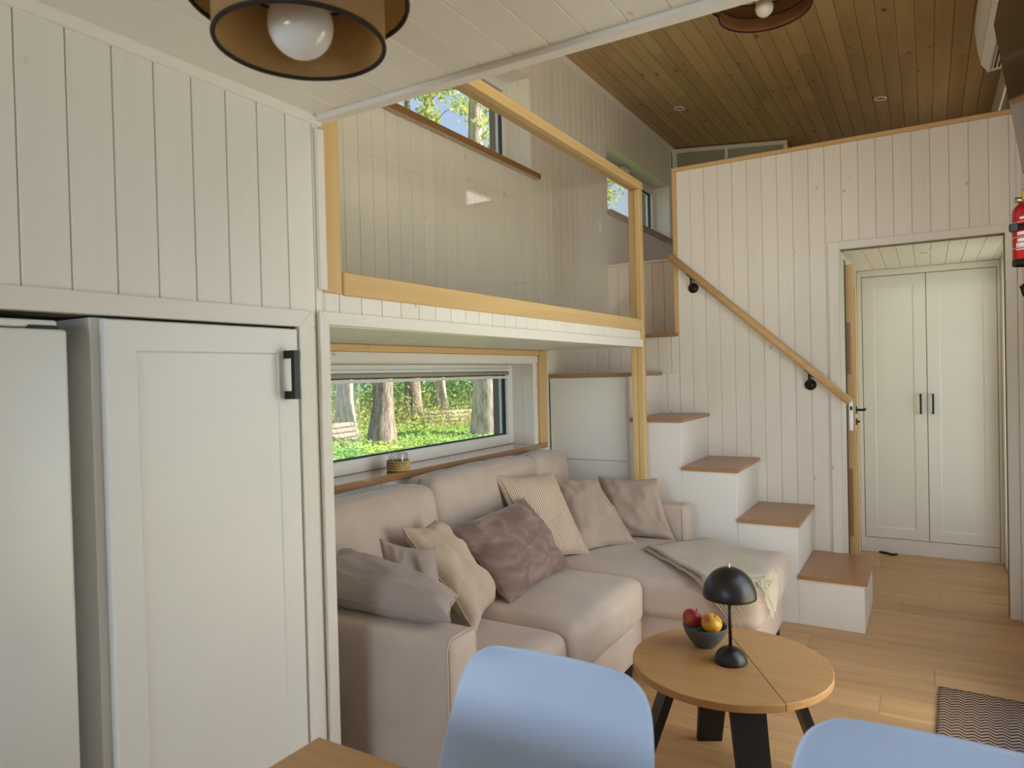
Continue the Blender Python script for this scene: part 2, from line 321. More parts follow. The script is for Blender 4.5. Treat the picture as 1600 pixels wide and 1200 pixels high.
def tube(name, pts, rad, mat, parent=None, n=12, loc=(0, 0, 0), cap=True):
    pts = [Vector(p) for p in pts]; rad = rad if isinstance(rad, (list, tuple)) else [rad] * len(pts); V = []; F = []
    for i, p in enumerate(pts):
        d = (pts[min(i + 1, len(pts) - 1)] - pts[max(i - 1, 0)]).normalized(); a = d.orthogonal().normalized() if i == 0 else (a - d * a.dot(d)).normalized(); b = d.cross(a)
        for k in range(n): t_ = 2 * math.pi * k / n; V.append(p + (a * math.cos(t_) + b * math.sin(t_)) * rad[i])
    for i in range(len(pts) - 1):
        for k in range(n): k2 = (k + 1) % n; F.append((i * n + k, i * n + k2, (i + 1) * n + k2, (i + 1) * n + k))
    if cap: F.append(tuple(range(n - 1, -1, -1))); F.append(tuple(range((len(pts) - 1) * n, len(pts) * n)))
    me = bpy.data.meshes.new(name); me.from_pydata([tuple(v) for v in V], [], F)
    return link(name, me, mat, parent, loc, True)
def prism(name, poly, d0, d1, axis, mat, parent=None, bev=0.0, loc=(0, 0, 0)):
    """a 2-D outline pushed along an axis; the outline is in the two other axes in XYZ order"""
    bm = bmesh.new(); n = len(poly)
    def P(q, d): return {'X': (d, q[0], q[1]), 'Y': (q[0], d, q[1]), 'Z': (q[0], q[1], d)}[axis]
    A = [bm.verts.new(P(q, d0)) for q in poly]; B = [bm.verts.new(P(q, d1)) for q in poly]
    bm.faces.new(A); bm.faces.new(B[::-1])
    for i in range(n): bm.faces.new((A[i], B[i], B[(i + 1) % n], A[(i + 1) % n]))
    bmesh.ops.recalc_face_normals(bm, faces=bm.faces)
    if bev: bmesh.ops.bevel(bm, geom=list(bm.edges), offset=bev, segments=2, profile=0.5, affect='EDGES')
    me = bpy.data.meshes.new(name); bm.to_mesh(me); bm.free(); return link(name, me, mat, parent, loc)
def soft_box(name, x0, x1, y0, y1, z0, z1, r, mat, parent=None, puff=(0, 0, 0), n=16, wr=0.0, seed=0.0):
    """upholstered block: rounded edges, swelling faces, faint creases"""
    lo = Vector((x0, y0, z0)); hi = Vector((x1, y1, z1)); c = (lo + hi) / 2; h = (hi - lo) / 2
    bm = bmesh.new(); bmesh.ops.create_cube(bm, size=2.0); bmesh.ops.subdivide_edges(bm, edges=list(bm.edges), cuts=n, use_grid_fill=True)
    for v in bm.verts:
        u = v.co.copy()
        u = Vector([math.copysign(1 - (1 - abs(q)) ** 1.45, q) for q in u])
        q = Vector((u.x * h.x, u.y * h.y, u.z * h.z)); inn = Vector([max(-(h[i] - r), min(h[i] - r, q[i])) for i in range(3)]); d = q - inn
        if d.length > 1e-9: q = inn + d.normalized() * r
        for i in range(3):
            j, k = (i + 1) % 3, (i + 2) % 3; f = max(0, (1 - u[j] ** 2)) * max(0, (1 - u[k] ** 2))
            q[i] += puff[i] * u[i] * f
        w_ = c + q
        if wr: q += (q.normalized()) * wr * (noise.noise(Vector((w_.x * 7 + seed, w_.y * 7, w_.z * 7))) + 0.5 * noise.noise(Vector((w_.x * 19 + seed, w_.y * 15, w_.z * 17))))
        v.co = q
    me = bpy.data.meshes.new(name); bm.to_mesh(me); bm.free()
    ploc = parent.location if parent is not None else Vector((0, 0, 0))
    return link(name, me, mat, parent, c - ploc, True)
def quad_mesh(name, quads, mat, parent=None, loc=(0, 0, 0)):
    V = [v for q in quads for v in q]; F = [tuple(range(4 * i, 4 * i + 4)) for i in range(len(quads))]
    me = bpy.data.meshes.new(name); me.from_pydata(V, [], F); return link(name, me, mat, parent, loc)
def structure(o): o['kind'] = 'structure'; return o

# ------------------------------------------------------------------ main measures (metres)
YA = 1.40       # front plane of kitchen wall and loft
YW = 2.05       # inner face of window wall
YR = -0.43      # side wall beside the passage
XS = 3.90       # near side of the stair
XE = 4.47       # end wall
XK = 1.372      # where the low ceiling and the kitchen wall end
ZC = 2.05       # low ceiling
def ztop(y): return 3.455 - 0.105 * (YW - y)

# ------------------------------------------------------------------ floor
fl = structure(box('floor', -1.7, 7.2, YR - 0.1, 2.4, -0.08, -0.012, 'gap'))
row = 0; x = -0.16
PW = 0.187
while x < 5.7:
    cuts = [YR, YR + 0.35 + (row * 0.53) % 1.25, 2.05]
    if cuts[1] + 1.25 < 1.95: cuts.insert(2, cuts[1] + 1.25)
    for a, b in zip(cuts[:-1], cuts[1:]): box('floor_plank', x + 0.0004, x + PW - 0.0004, a + 0.0004, b - 0.0004, -0.012, 0.0, 'floor_Y', fl, 0.0012)
    x += PW; row += 1
box('floor_plank', -1.7, x - PW * row - 0.0, YR, 2.05, -0.012, 0.0, 'floor_Y', fl)

# ------------------------------------------------------------------ window wall (outer, far side of sofa and loft)
W1 = (1.40, 3.71, 0.905, 1.425); W2 = (1.55, 3.745, 2.56, 3.16); W3 = (4.905, 6.425, 2.56, 3.09)
holes = [W1, W2, W3]
wl = boxes_mesh('wall_left', [(a, b, YW + 0.012, YW + 0.30, c, d) for a, b, c, d in wall_cells(-1.7, 7.3, -0.1, 3.75, holes)], 'gap'); structure(wl)
for a, b in strips(1.372, 6.5, 2.133, PITCH):
    zb = 1.50 if b < 3.9 else 1.30
    for (p, q, r_, s_) in split_range(a, b, zb, 3.47, holes):
        if q - p > 0.003: box('plank', p + GAP, q - GAP, YW, YW + 0.012, r_, s_, 'paint_Z', wl, 0.0016)
for a, b in strips(1.372, 3.9, 2.133, PITCH):          # below the loft
    for (p, q, r_, s_) in split_range(a, b, 0.0, 1.50, holes):
        if q - p > 0.003 and s_ > 0.7: box('plank', p + GAP, q - GAP, YW, YW + 0.012, max(r_, 0.5), s_, 'paint_Z', wl, 0.0016)
def reveal(h, y0, y1, parent, sill_mat='sill', overhang=0.03, board=0.012):
    x0, x1, z0, z1 = h
    for xx in (x0, x1):                                  # cheeks, two boards deep
        s_ = 1 if xx == x0 else -1
        for k in range(2): 
            ya = y0 + (y1 - y0) * k / 2; yb = y0 + (y1 - y0) * (k + 1) / 2
            box('reveal_board', min(xx, xx + s_ * board), max(xx, xx + s_ * board), ya + 0.0006, yb - 0.0006, z0, z1, 'paint_Z', parent, 0.0012)
    box('reveal_board', x0 + board, x1 - board, y0, y1, z1 - board, z1, 'paint_X', parent, 0.001)
def window(name, h, yf, fw, label, parent_wall, handle=True):
    """tilt window in a reveal: PVC frame, inner sash, black gasket line, pane"""
    x0, x1, z0, z1 = h
    r_ = structure(empty(name, ((x0 + x1) / 2, yf, z0))); tag(r_, label)
    for (n, a, b, c, d) in (('frame', x0, x0 + fw, z0, z1), ('frame', x1 - fw, x1, z0, z1), ('frame', x0 + fw, x1 - fw, z0, z0 + fw), ('frame', x0 + fw, x1 - fw, z1 - fw, z1)):
        box(n, a, b, yf, yf + 0.07, c, d, 'pvc', r_, 0.006, 2)
    i = fw - 0.008; g = 0.006
    for (a, b, c, d) in ((x0 + i, x0 + i + 0.006 + g, z0 + i, z1 - i), (x1 - i - 0.008 - g, x1 - i, z0 + i, z1 - i), (x0 + i, x1 - i, z0 + i, z0 + i + 0.008 + g), (x0 + i, x1 - i, z1 - i - 0.008 - g, z1 - i)):
        box('gasket', a, b, yf + 0.022, yf + 0.045, c, d, 'gasket', r_)
    box('pane', x0 + fw, x1 - fw, yf + 0.028, yf + 0.034, z0 + fw, z1 - fw, 'pane', r_)
    return r_
for h in holes: reveal(h, YW, YW + 0.155, wl)
w1 = window('window_1', (W1[0], W1[1], W1[2] + 0.02, W1[3] - 0.012), YW + 0.15, 0.062, 'wide low white window above the sofa', wl)
w2 = window('window_2', (W2[0], W2[1], W2[2] + 0.02, W2[3] - 0.012), YW + 0.15, 0.062, 'upper white window above the glass loft railing', wl)
w3 = window('window_3', (W3[0], W3[1], W3[2] + 0.02, W3[3] - 0.012), YW + 0.15, 0.062, 'upper white window at the top of the stairs', wl)
s1 = box('sill', W1[0] - 0.02, W1[1] + 0.12, YW - 0.02, YW + 0.16, 0.893, 0.925, 'sill', w1, 0.002)
s2 = box('sill', W2[0], W2[1] + 0.05, YW - 0.035, YW + 0.16, 2.54, 2.575, 'sill', w2, 0.002)
s3 = box('sill', W3[0], W3[1] + 0.05, YW - 0.035, YW + 0.16, 2.54, 2.575, 'sill', w3, 0.002)
box('latch', 5.52, 5.66, YW + 0.10, YW + 0.15, 3.045, 3.07, 'pvc', w3, 0.006, 2)
# roller blind pulled up in the sofa window
bl = tag(empty('roller_blind', (2.5, YW + 0.14, 1.36)), 'beige roller blind pulled up at the top of the sofa window', 'blind')
tube('roll', [(-1.04, 0, 0.0), (1.13, 0, 0.0)], 0.011, 'shade_blind', bl)
box('bottom_bar', 1.47, 3.635, YW + 0.132, YW + 0.142, 1.328, 1.343, 'pvc', bl, 0.002)
box('headrail', 1.47, 3.65, YW + 0.128, YW + 0.148, 1.372, 1.386, 'pvc', bl, 0.003)
# pine ledger under the loft, pine post and white head casing beside the sofa window
tr = structure(box('trim_1', 1.40, 3.735, YW - 0.022, YW, 1.462, 1.492, 'pine_X', None, 0.002))
tr = structure(box('trim_2', 1.40, 3.735, YW - 0.014, YW, 1.418, 1.461, 'paint_X', None, 0.002))
tr = structure(box('trim_3', 3.745, 3.835, YW - 0.022, YW, 0.926, 1.492, 'pine_Z', None, 0.003))
# light switch on the window wall
sw = tag(empty('light_switch', (4.78, YW, 2.42)), 'small white light switch on the boarded wall before the upper window', 'switch')
box('plate', 4.745, 4.815, YW - 0.009, YW, 2.38, 2.46, 'pvc', sw, 0.003, 2); box('rocker', 4.757, 4.803, YW - 0.013, YW - 0.009, 2.39, 2.45, 'pvc', sw, 0.002)

# ------------------------------------------------------------------ kitchen front wall (plane YA, x < XK)
KH = [(-1.7, 1.27, -0.1, 1.487)]
wk = structure(boxes_mesh('wall_kitchen', [(a, b, YA + 0.012, YA + 0.10, c, d) for a, b, c, d in wall_cells(-1.7, XK - 0.006, 0.0, 2.2, KH)] + [(XK - 0.09, XK - 0.006, YA + 0.10, YW + 0.02, 0.0, 2.2)], 'gap'))
for a, b in strips(-1.7, XK - 0.006, 0.632, PITCH):
    for (p, q, r_, s_) in split_range(a, b, 0.0, ZC - 0.004, KH):
        if q - p > 0.003: box('plank', p + GAP, q - GAP, YA, YA + 0.012, max(r_, 0.0), s_, 'paint_Z', wk, 0.0018)
box('niche_panel', XK - 0.006, XK, YA + 0.001, YW, 0.0, 1.6, 'paint_Z', wk)
structure(prism('trim_4', [(YA - 0.020, ZC), (YA - 0.020, ZC - 0.005), (YA - 0.007, ZC - 0.019), (YA, ZC - 0.020), (YA, ZC)], -1.7, XK - 0.004, 'X', 'paint_X'))
structure(prism('trim_5', [(-1.7, 1.487), (1.267, 1.487), (1.312, 1.530), (-1.7, 1.530)], YA - 0.014, YA, 'Y', 'paint_X', None, 0.0015))
structure(prism('trim_6', [(1.267, 0), (1.312, 0), (1.312, 1.530), (1.267, 1.487)], YA - 0.014, YA, 'Y', 'paint_Z', None, 0.0015))
structure(prism('trim_7', [(1.338, 0), (1.372, 0), (1.372, 1.497), (1.338, 1.532)], YA - 0.014, YA, 'Y', 'paint_Z', None, 0.0015))
structure(prism('trim_8', [(1.338, 1.532), (1.372, 1.497), (3.80, 1.488), (3.80, 1.532)], YA - 0.014, YA, 'Y', 'paint_X', None, 0.0015))
structure(box('trim_9', 1.347, XK, YA - 0.012, YA, 1.590, ZC - 0.03, 'paint_Z', None, 0.0015))

# ------------------------------------------------------------------ low white ceiling over the kitchen
cl = structure(box('ceiling_low', -1.7, XK, YR, YA + 0.05, ZC + 0.012, ZC + 0.10, 'gap'))
for a, b in strips(YR, YA, 0.062, PITCH): box('plank', -1.7, XK - 0.034, a + GAP * 0.7, b - GAP * 0.7, ZC, ZC + 0.012, 'paint_X', cl, 0.0016)
structure(box('trim_10', XK - 0.034, XK, YR, YA - 0.002, ZC - 0.013, ZC + 0.115, 'paint_Y', None, 0.002))
# loft floor body above it, closed behind
structure(box('floor_upper_loft', -1.7, XK - 0.002, YR, YW, ZC + 0.116, ZC + 0.14, 'floor_X'))

# ------------------------------------------------------------------ high wooden ceiling, sloping gently down across the house
ca = math.atan(0.105)
ch = structure(prism('ceiling', [(YR - 0.1, ztop(YR - 0.1) + 0.013), (YW + 0.32, ztop(YW + 0.32) + 0.013), (YW + 0.32, ztop(YW + 0.32) + 0.25), (YR - 0.1, ztop(YR - 0.1) + 0.25)], -1.7, 7.3, 'X', 'gap'))
k = 0
for a, b in strips(YR, YW, 0.03, 0.092):
    xs = [-1.7, 0.6 + (k * 1.37) % 2.9, 3.4 + (k * 0.83) % 2.6, 7.2]; k += 1
    ym = (a + b) / 2; wv = (b - a) / math.cos(ca) - 0.0026
    for p, q in zip(xs[:-1], xs[1:]):
        o = link('plank', box_mesh(round(q - p - 0.001, 3), round(wv, 4), 0.012, 0.0018, 1, 'ceil_X'), None, ch, ((p + q) / 2, ym, ztop(ym) + 0.006)); o.rotation_euler = (ca, 0, 0)
structure(prism('trim_11', [(YW - 0.022, ztop(YW) - 0.002), (YW, ztop(YW)), (YW, ztop(YW) - 0.03)], 1.4, 7.1, 'X', 'paint_X'))
def downlight(loc, label, tilt=0.0, r=0.044):
    t_ = tag(empty('downlight', loc), label, 'ceiling light', 'recessed downlights'); t_.rotation_euler = (tilt, 0, 0)
    revolve('ring', [(r * 0.62, 0.004), (r * 0.66, -0.004), (r * 0.95, -0.006), (r, -0.002), (r, 0.002)], 'spot_white', t_, n=28)
    revolve('lens', [(0.0, 0.0), (r * 0.64, 0.001)], 'spot_glass', t_, n=28)
downlight((5.437, 1.643, ztop(1.643)), 'round recessed downlight in the wooden ceiling near the upper window', ca)
downlight((5.70, 0.26, ztop(0.26)), 'round recessed downlight in the wooden ceiling over the half wall', ca)

# ------------------------------------------------------------------ side wall beside the passage, with glazed door and windows, the one above the door added for light
GD = (1.90, 3.20, 0.06, 2.0); LW = (4.85, 6.2, 2.55, 3.02); SU = (0.8, 2.2, 2.35, 3.05); ED = (4.70, 5.54, 0.02, 2.0)
wr_ = structure(boxes_mesh('wall_right', [(a, b, YR - 0.20, YR - 0.012, c, d) for a, b, c, d in wall_cells(-1.7, 7.3, -0.1, 3.4, [GD, LW, SU, ED])], 'gap'))
for a, b in strips(-1.7, 7.2, 0.02, PITCH):
    for (p, q, r_, s_) in split_range(a, b, 0.0, 3.2, [GD, LW, SU, ED]):
        if q - p > 0.003: box('plank', p + GAP, q - GAP, YR - 0.012, YR, r_, s_, 'paint_Z', wr_, 0.0016)
def side_window(name, h, mull, label):
    x0, x1, z0, z1 = h; r_ = structure(empty(name, ((x0 + x1) / 2, YR - 0.12, z0))); tag(r_, label); f = 0.06
    xs = [x0 + (x1 - x0) * i / mull for i in range(mull + 1)]
    for a, b in zip(xs[:-1], xs[1:]):
        for (p, q, c, d) in ((a, a + f, z0, z1), (b - f, b, z0, z1), (a + f, b - f, z0, z0 + f), (a + f, b - f, z1 - f, z1)): box('frame', p, q, YR - 0.15, YR - 0.09, c, d, 'pvc', r_, 0.004)
        box('pane', a + f, b - f, YR - 0.125, YR - 0.119, z0 + f, z1 - f, 'pane', r_)
side_window('window_4', GD, 2, 'white glazed sliding door opposite the sofa'); side_window('window_5', LW, 1, 'small upper window over the sleeping loft'); side_window('added_window_8', SU, 1, 'unseen upper window added for light in the side wall over the glazed door'); side_window('door_2', ED, 1, 'white glazed entry door in the passage')
structure(box('baseboard_right', 3.22, 4.43, YR, YR + 0.012, 0.0, 0.065, 'paint_X', None, 0.002))
structure(box('trim_12', 4.43, 4.468, YR, YR + 0.02, 0.0, 2.63, 'paint_Z', None, 0.002))
# end wall behind the dining table, with its window and an upper one added for light
EW = (0.22, 1.36, 0.85, 1.85); UW = (-0.2, 1.8, 2.4, 3.05)
wb = structure(boxes_mesh('wall_back', [(-1.80, -1.70, a, b, c, d) for a, b, c, d in wall_cells(YR - 0.2, YW + 0.3, -0.1, 3.75, [EW, UW])], 'paint_Z'))
for nm, EW, lb_ in (('window_6', EW, 'white end window behind the dining table'), ('added_window_7', UW, 'unseen white upper end window added for light over the kitchen loft')):
  r_ = structure(empty(nm, (-1.75, 0.45, EW[2]))); tag(r_, lb_)
  for (p, q, c, d) in ((EW[0], EW[0] + 0.06, EW[2], EW[3]), (EW[1] - 0.06, EW[1], EW[2], EW[3]), (EW[0] + 0.06, EW[1] - 0.06, EW[2], EW[2] + 0.06), (EW[0] + 0.06, EW[1] - 0.06, EW[3] - 0.06, EW[3])): box('frame', -1.78, -1.72, p, q, c, d, 'pvc', r_, 0.004)
  box('pane', -1.753, -1.747, EW[0] + 0.06, EW[1] - 0.06, EW[2] + 0.06, EW[3] - 0.06, 'pane', r_)
structure(box('wall_far', 7.2, 7.3, YR - 0.2, YW + 0.3, -0.1, 3.75, 'paint_Z'))

# ------------------------------------------------------------------ end half wall with the passage opening
OP = (-0.36, 0.432, -0.1, 2.03)
we = structure(boxes_mesh('wall_end', [(XE + 0.012, XE + 0.09, a, b, c, d) for a, b, c, d in wall_cells(YR, 1.395, 0.0, 2.64, [OP])], 'gap'))
for a, b in strips(YR, 1.385, -0.383, 0.08835):
    for (p, q, r_, s_) in split_range(a, b, 0.0, 2.64, [OP]):
        if q - p > 0.003: box('plank', XE, XE + 0.012, p + GAP * 0.7, q - GAP * 0.7, max(r_, 0), s_, 'paint_Z', we, 0.0016)
for a, b in strips(1.386, YW, 1.295, 0.08835): box('plank', XE, XE + 0.012, a + GAP, b - GAP, 0.9, 1.335, 'paint_Z', we, 0.0016)
structure(box('trim_13', XE - 0.006, XE + 0.11, YR, 1.412, 2.64, 2.667, 'ash_Y', None, 0.003))
structure(box('trim_14', XE - 0.006, XE + 0.11, 1.385, 1.412, 1.575, 2.64, 'ash_Z', None, 0.003))
# casing round the opening
structure(box('trim_15', XE - 0.014, XE, OP[1], OP[1] + 0.055, 0.0, 2.073, 'paint_Z', None, 0.002))
structure(box('trim_16', XE - 0.014, XE, YR + 0.021, OP[0], 0.0, 2.073, 'paint_Z', None, 0.002))
structure(box('trim_17', XE - 0.014, XE, OP[0], OP[1], 2.03, 2.073, 'paint_Y', None, 0.002))
structure(box('trim_18', XE, 4.70, OP[1] - 0.006, OP[1], 0.0, 2.03, 'paint_Z', None, 0.001))
# passage: left wall, ceiling, far loft floor
structure(boxes_mesh('wall_passage', [(4.70, 4.745, 0.432, 0.47, 0, 2.06), (5.50, 5.75, 0.432, 0.47, 0, 2.06), (4.745, 5.50, 0.432, 0.47, 1.985, 2.06), (4.56, 5.75, 1.30, 1.34, 0, 2.06)], 'paint_Z'))
structure(box('door_gap_shade', 4.702, 4.748, 0.424, 0.434, 0.0, 2.0, 'gap_shade'))  # dark strip painted as the shade in the gap beside the ajar door
cp = structure(box('ceiling_passage', XE + 0.012, 5.75, YR, 1.395, 2.052, 2.10, 'gap'))
for a, b in strips(YR, 0.432, -0.383, 0.08835): box('plank', XE + 0.014, 5.70, a + GAP, b - GAP, 2.04, 2.052, 'paint_X', cp, 0.0016)
downlight((5.02, 0.0, 2.04), 'round recessed downlight in the white passage ceiling', 0.0, 0.035)
structure(boxes_mesh('floor_sleeping_loft', [(XE + 0.09, 7.2, YR, 1.395, 2.10, 2.15), (4.892, 7.2, 1.395, YW, 2.10, 2.15)], 'floor_X'))
# riser up to the sleeping loft and landing
lr = structure(box('wall_riser', 4.902, 4.94, 1.395, YW, 1.55, 2.14, 'gap'))
for a, b in strips(1.395, YW, 1.44, PITCH): box('plank', 4.89, 4.902, a + GAP, b - GAP, 1.59, 2.135, 'paint_Z', lr, 0.0016)
box('nosing', 4.878, 4.94, 1.395, YW, 2.135, 2.155, 'paint_Y', lr, 0.003)
ld = structure(box('floor_landing', 4.485, 4.90, 1.395, YW, 1.36, 1.575, 'gap'))
for a, b in strips(1.386, YW, 1.44, PITCH): box('plank', 4.472, 4.484, a + GAP, b - GAP, 1.335, 1.575, 'paint_Z', ld, 0.0016)
box('tread', 4.455, 4.90, 1.39, YW, 1.576, 1.597, 'tread_Y', ld, 0.002)

# built-in cupboard high in the sleeping loft
bc = tag(empty('loft_cupboard', (6.75, 1.54, 2.15)), 'white framed built-in cupboard under the wooden ceiling of the sleeping loft', 'cupboard')
prism('body', [(1.02, 2.152), (YW - 0.004, 2.152), (YW - 0.004, ztop(YW) - 0.02), (1.02, ztop(1.02) - 0.015)], 6.52, 7.18, 'X', 'cabinet_pane', bc, 0, (-6.75, -1.54, -2.15))
for (a, b) in ((1.02, 1.05), (1.53, 1.555), (2.0, 2.045)): box('stile', 6.50, 6.52, a, b, 2.152, ztop(a) - 0.03, 'paint_Z', bc, 0.002)
prism('top_rail', [(1.02, ztop(1.02) - 0.045), (YW - 0.004, ztop(YW) - 0.05), (YW - 0.004, ztop(YW) - 0.012), (1.02, ztop(1.02) - 0.01)], 6.495, 6.519, 'X', 'paint_Y', bc, 0, (-6.75, -1.54, -2.15))

# ------------------------------------------------------------------ loft platform over the sofa
lp = structure(box('floor_loft', XK + 0.002, 3.80, YA + 0.013, YW - 0.001, 1.505, 1.60, 'gap'))
for a, b in strips(YA, YW - 0.024, YA + 0.02, 0.125): box('soffit_plank', XK + 0.002, 3.80, a + 0.0006, b - 0.0006, 1.493, 1.505, 'lacquer', lp, 0.0012)
for a, b in strips(1.372, 3.80, 1.514, 0.0883): box('plank', a + GAP, b - GAP, YA, YA + 0.012, 1.53, 1.60, 'paint_Z', lp, 0.0014)
box('end_board', 3.802, 3.806, YA + 0.005, YW, 1.49, 1.60, 'paint_Y', lp)
lrail = tag(empty('loft_railing', (2.6, YA, 1.58)), 'pine framed railing with a clear glass panel along the loft edge', 'railing')
box('post', 1.366, 1.436, YA - 0.004, YA + 0.06, 1.584, 2.44, 'pine_Z', lrail, 0.003)
box('bottom_rail', 1.437, 3.80, YA - 0.008, YA + 0.055, 1.582, 1.648, 'pine_X', lrail, 0.003)
box('top_rail', 1.39, 3.853, YA - 0.012, YA + 0.062, 2.392, 2.436, 'pine_X', lrail, 0.004)
box('post', 3.806, 3.853, YA - 0.008, YA + 0.028, 0.0, 2.391, 'pine_Z', lrail, 0.003)
box('post', 3.806, 3.85, YA + 0.029, YA + 0.062, 0.0, 2.391, 'pine_Z', lrail, 0.003)
box('glass_panel', 1.437, 3.806, YA + 0.022, YA + 0.030, 1.648, 2.392, 'rail_glass', lrail)

# ------------------------------------------------------------------ staircase
st = tag(empty('staircase', (4.18, 1.1, 0.0)), 'white box staircase with brown wooden treads climbing along the boarded end wall', 'staircase')
tops = [0.262, 0.532, 0.802, 1.074, 1.345]; ys = [0.285, 0.597, 0.905, 1.210, 1.517, YW - 0.003]
for i, zt in enumerate(tops):
    box('step_box', XS, XE - 0.002, ys[i], ys[i + 1] - 0.001, 0.0, zt - 0.021, 'step_white', st, 0.0015)
    yb = ys[i + 1] - 0.002 if i < 4 else ys[5]
    td = box('tread', XS - 0.014, XE - 0.002, ys[i] - 0.014, yb, zt - 0.020, zt, 'tread_X', st, 0.002)
box('cupboard_door', XS - 0.012, XS - 0.001, 1.530, 2.035, 0.822, 1.318, 'lacquer', st, 0.001)
box('drawer_front', XS - 0.012, XS - 0.001, 1.530, 2.035, 0.30, 0.815, 'lacquer', st, 0.001)

# handrail on the end wall
hr = tag(empty('stair_handrail', (4.405, 0.9, 1.6)), 'round wooden handrail on black brackets sloping down the end wall', 'handrail')
hl = lambda p: tuple(Vector(p) - Vector((4.405, 0.9, 1.6)))
tube('rail', [hl((4.405, 1.415, 2.088)), hl((4.405, 0.378, 1.146))], 0.0235, 'ash_Y', hr, 20)
for (yy, zz) in ((1.282, 1.878), (0.594, 1.247)):
    bk = tube('bracket', [hl((4.468, yy, zz)), hl((4.456, yy, zz))], 0.032, 'black_metal', hr, 24)
    zr = 1.146 + (yy - 0.378) * (2.088 - 1.146) / (1.415 - 0.378)
    tube('arm', [hl((4.456, yy, zz)), hl((4.415, yy, zz + 0.01)), hl((4.405, yy, zr - 0.022))], 0.0075, 'black_metal', bk, 10)
    o = box('saddle', 4.392, 4.418, yy - 0.035, yy + 0.035, zr - 0.03, zr - 0.025, 'black_metal', hr); o.rotation_euler = (math.atan2(0.942, 1.037), 0, 0)
    o.location = Vector(hl((4.405, yy, zr - 0.030)))

# ------------------------------------------------------------------ pine door standing ajar in the passage
d1 = structure(empty('door_1', (4.75, 0.40, 0.0))); tag(d1, 'pine door standing ajar in the passage beside the wardrobe')
lf = box('leaf', 4.752, 5.49, 0.372, 0.418, 0.012, 1.975, 'pine_Z', d1, 0.002)
for (z0, z1) in ((0.30, 0.72), (1.30, 1.62)): box('edge_stain', 4.7505, 4.7525, 0.392, 0.414, z0, z1, 'tread_Z', d1)
for (z0, z1) in ((0.15, 0.95), (1.10, 1.85)): box('panel', 4.87, 5.38, 0.366, 0.372, z0, z1, 'pine_Z', d1, 0.003)
box('lock_plate', 4.7488, 4.7515, 0.385, 0.407, 0.955, 1.165, 'steel', d1)
box('latch', 4.744, 4.7488, 0.389, 0.402, 1.08, 1.105, 'black_metal', d1)
hd = box('handle_plate', 4.80, 4.845, 0.364, 0.372, 1.055, 1.10, 'black_metal', d1, 0.002)
tube('handle', [(0.072, -0.026, 1.078), (0.072, -0.070, 1.078), (0.075, -0.076, 1.078), (0.19, -0.078, 1.078)], 0.008, 'black_metal', d1, 12)
box('key_plate', 4.80, 4.845, 0.364, 0.372, 0.985, 1.025, 'black_metal', d1, 0.002)
tube('thumb_turn', [(0.072, -0.026, 1.005), (0.072, -0.05, 1.005)], 0.007, 'black_metal', d1, 10)

d1.location.y = 0.408; d1.rotation_euler = (0, 0, 0.055)                     # ajar: the lock side stands off the frame

# ------------------------------------------------------------------ wardrobe at the end of the passage
XW = 5.67
wd = tag(empty('wardrobe', (5.95, 0.0, 0.0)), 'tall white double-door wardrobe with black handles at the end of the passage', 'wardrobe')
boxes_mesh('body', [(XW + 0.022, 6.2, -0.428, 0.43, 0.0, 2.038)], 'lacquer', wd).location = (-5.95, 0, 0)
box('plinth', XW + 0.004, XW + 0.022, -0.405, 0.402, 0.0, 0.105, 'lacquer', wd, 0.001)
for (a, b, c, d) in ((0.402, 0.430, 0.0, 2.038), (-0.428, -0.411, 0.0, 2.038), (-0.411, 0.402, 1.995, 2.038)): box('filler', XW + 0.002, XW + 0.022, a, b, c, d, 'paint_Z', wd, 0.001)
def shaker(parent, x0, y0, y1, z0, z1, fw, mat):
    """door leaf seen along +X: frame proud of a recessed field"""
    d = box('door', x0 + 0.006, x0 + 0.022, y0, y1, z0, z1, mat, parent, 0.001)
    bm = bmesh.new()
    cx, cy, cz = parent.location
    def ring(x, i): return [bm.verts.new(q) for q in ((x, y0 + i, z0 + i), (x, y1 - i, z0 + i), (x, y1 - i, z1 - i), (x, y0 + i, z1 - i))]
    A, B, C, D = ring(x0 + 0.0062, 0.0005), ring(x0, 0.002), ring(x0, fw), ring(x0 + 0.0055, fw + 0.006)
    for P, Q in ((A, B), (B, C), (C, D)):
        for i in range(4): bm.faces.new((P[i], P[(i + 1) % 4], Q[(i + 1) % 4], Q[i]))
    bm.faces.new(D); bmesh.ops.recalc_face_normals(bm, faces=bm.faces)
    me = bpy.data.meshes.new('front'); bm.to_mesh(me); bm.free(); f = link('front', me, mat, d); f.location = -Vector(d.location) - Vector(parent.location)
    return d
dl = shaker(wd, XW, 0.001, 0.399, 0.108, 1.990, 0.075, 'lacquer'); dr = shaker(wd, XW, -0.408, -0.002, 0.108, 1.990, 0.075, 'lacquer')
def bar_handle(parent, pts, r, mat='black_metal'):
    h = tube('handle', pts, r, mat, parent, 10); h.location = -Vector(parent.location) - Vector(parent.parent.location); return h
for dd, yy in ((dl, 0.040), (dr, -0.034)): bar_handle(dd, [(XW + 0.001, yy, 1.01), (XW - 0.028, yy, 1.01), (XW - 0.03, yy, 1.014), (XW - 0.03, yy, 1.136), (XW - 0.028, yy, 1.14), (XW + 0.001, yy, 1.14)], 0.0065)
cb = tag(tube('cable_stub', [(5.655, 0.31, 0.006), (5.62, 0.27, 0.012), (5.60, 0.23, 0.008), (5.63, 0.20, 0.006)], 0.008, 'black_metal'), 'short black cable loop on the floor before the wardrobe plinth', 'cable')
sk = tag(empty('wall_socket', (5.0, YR, 0.17)), 'small white socket low on the passage wall above the baseboard', 'socket')
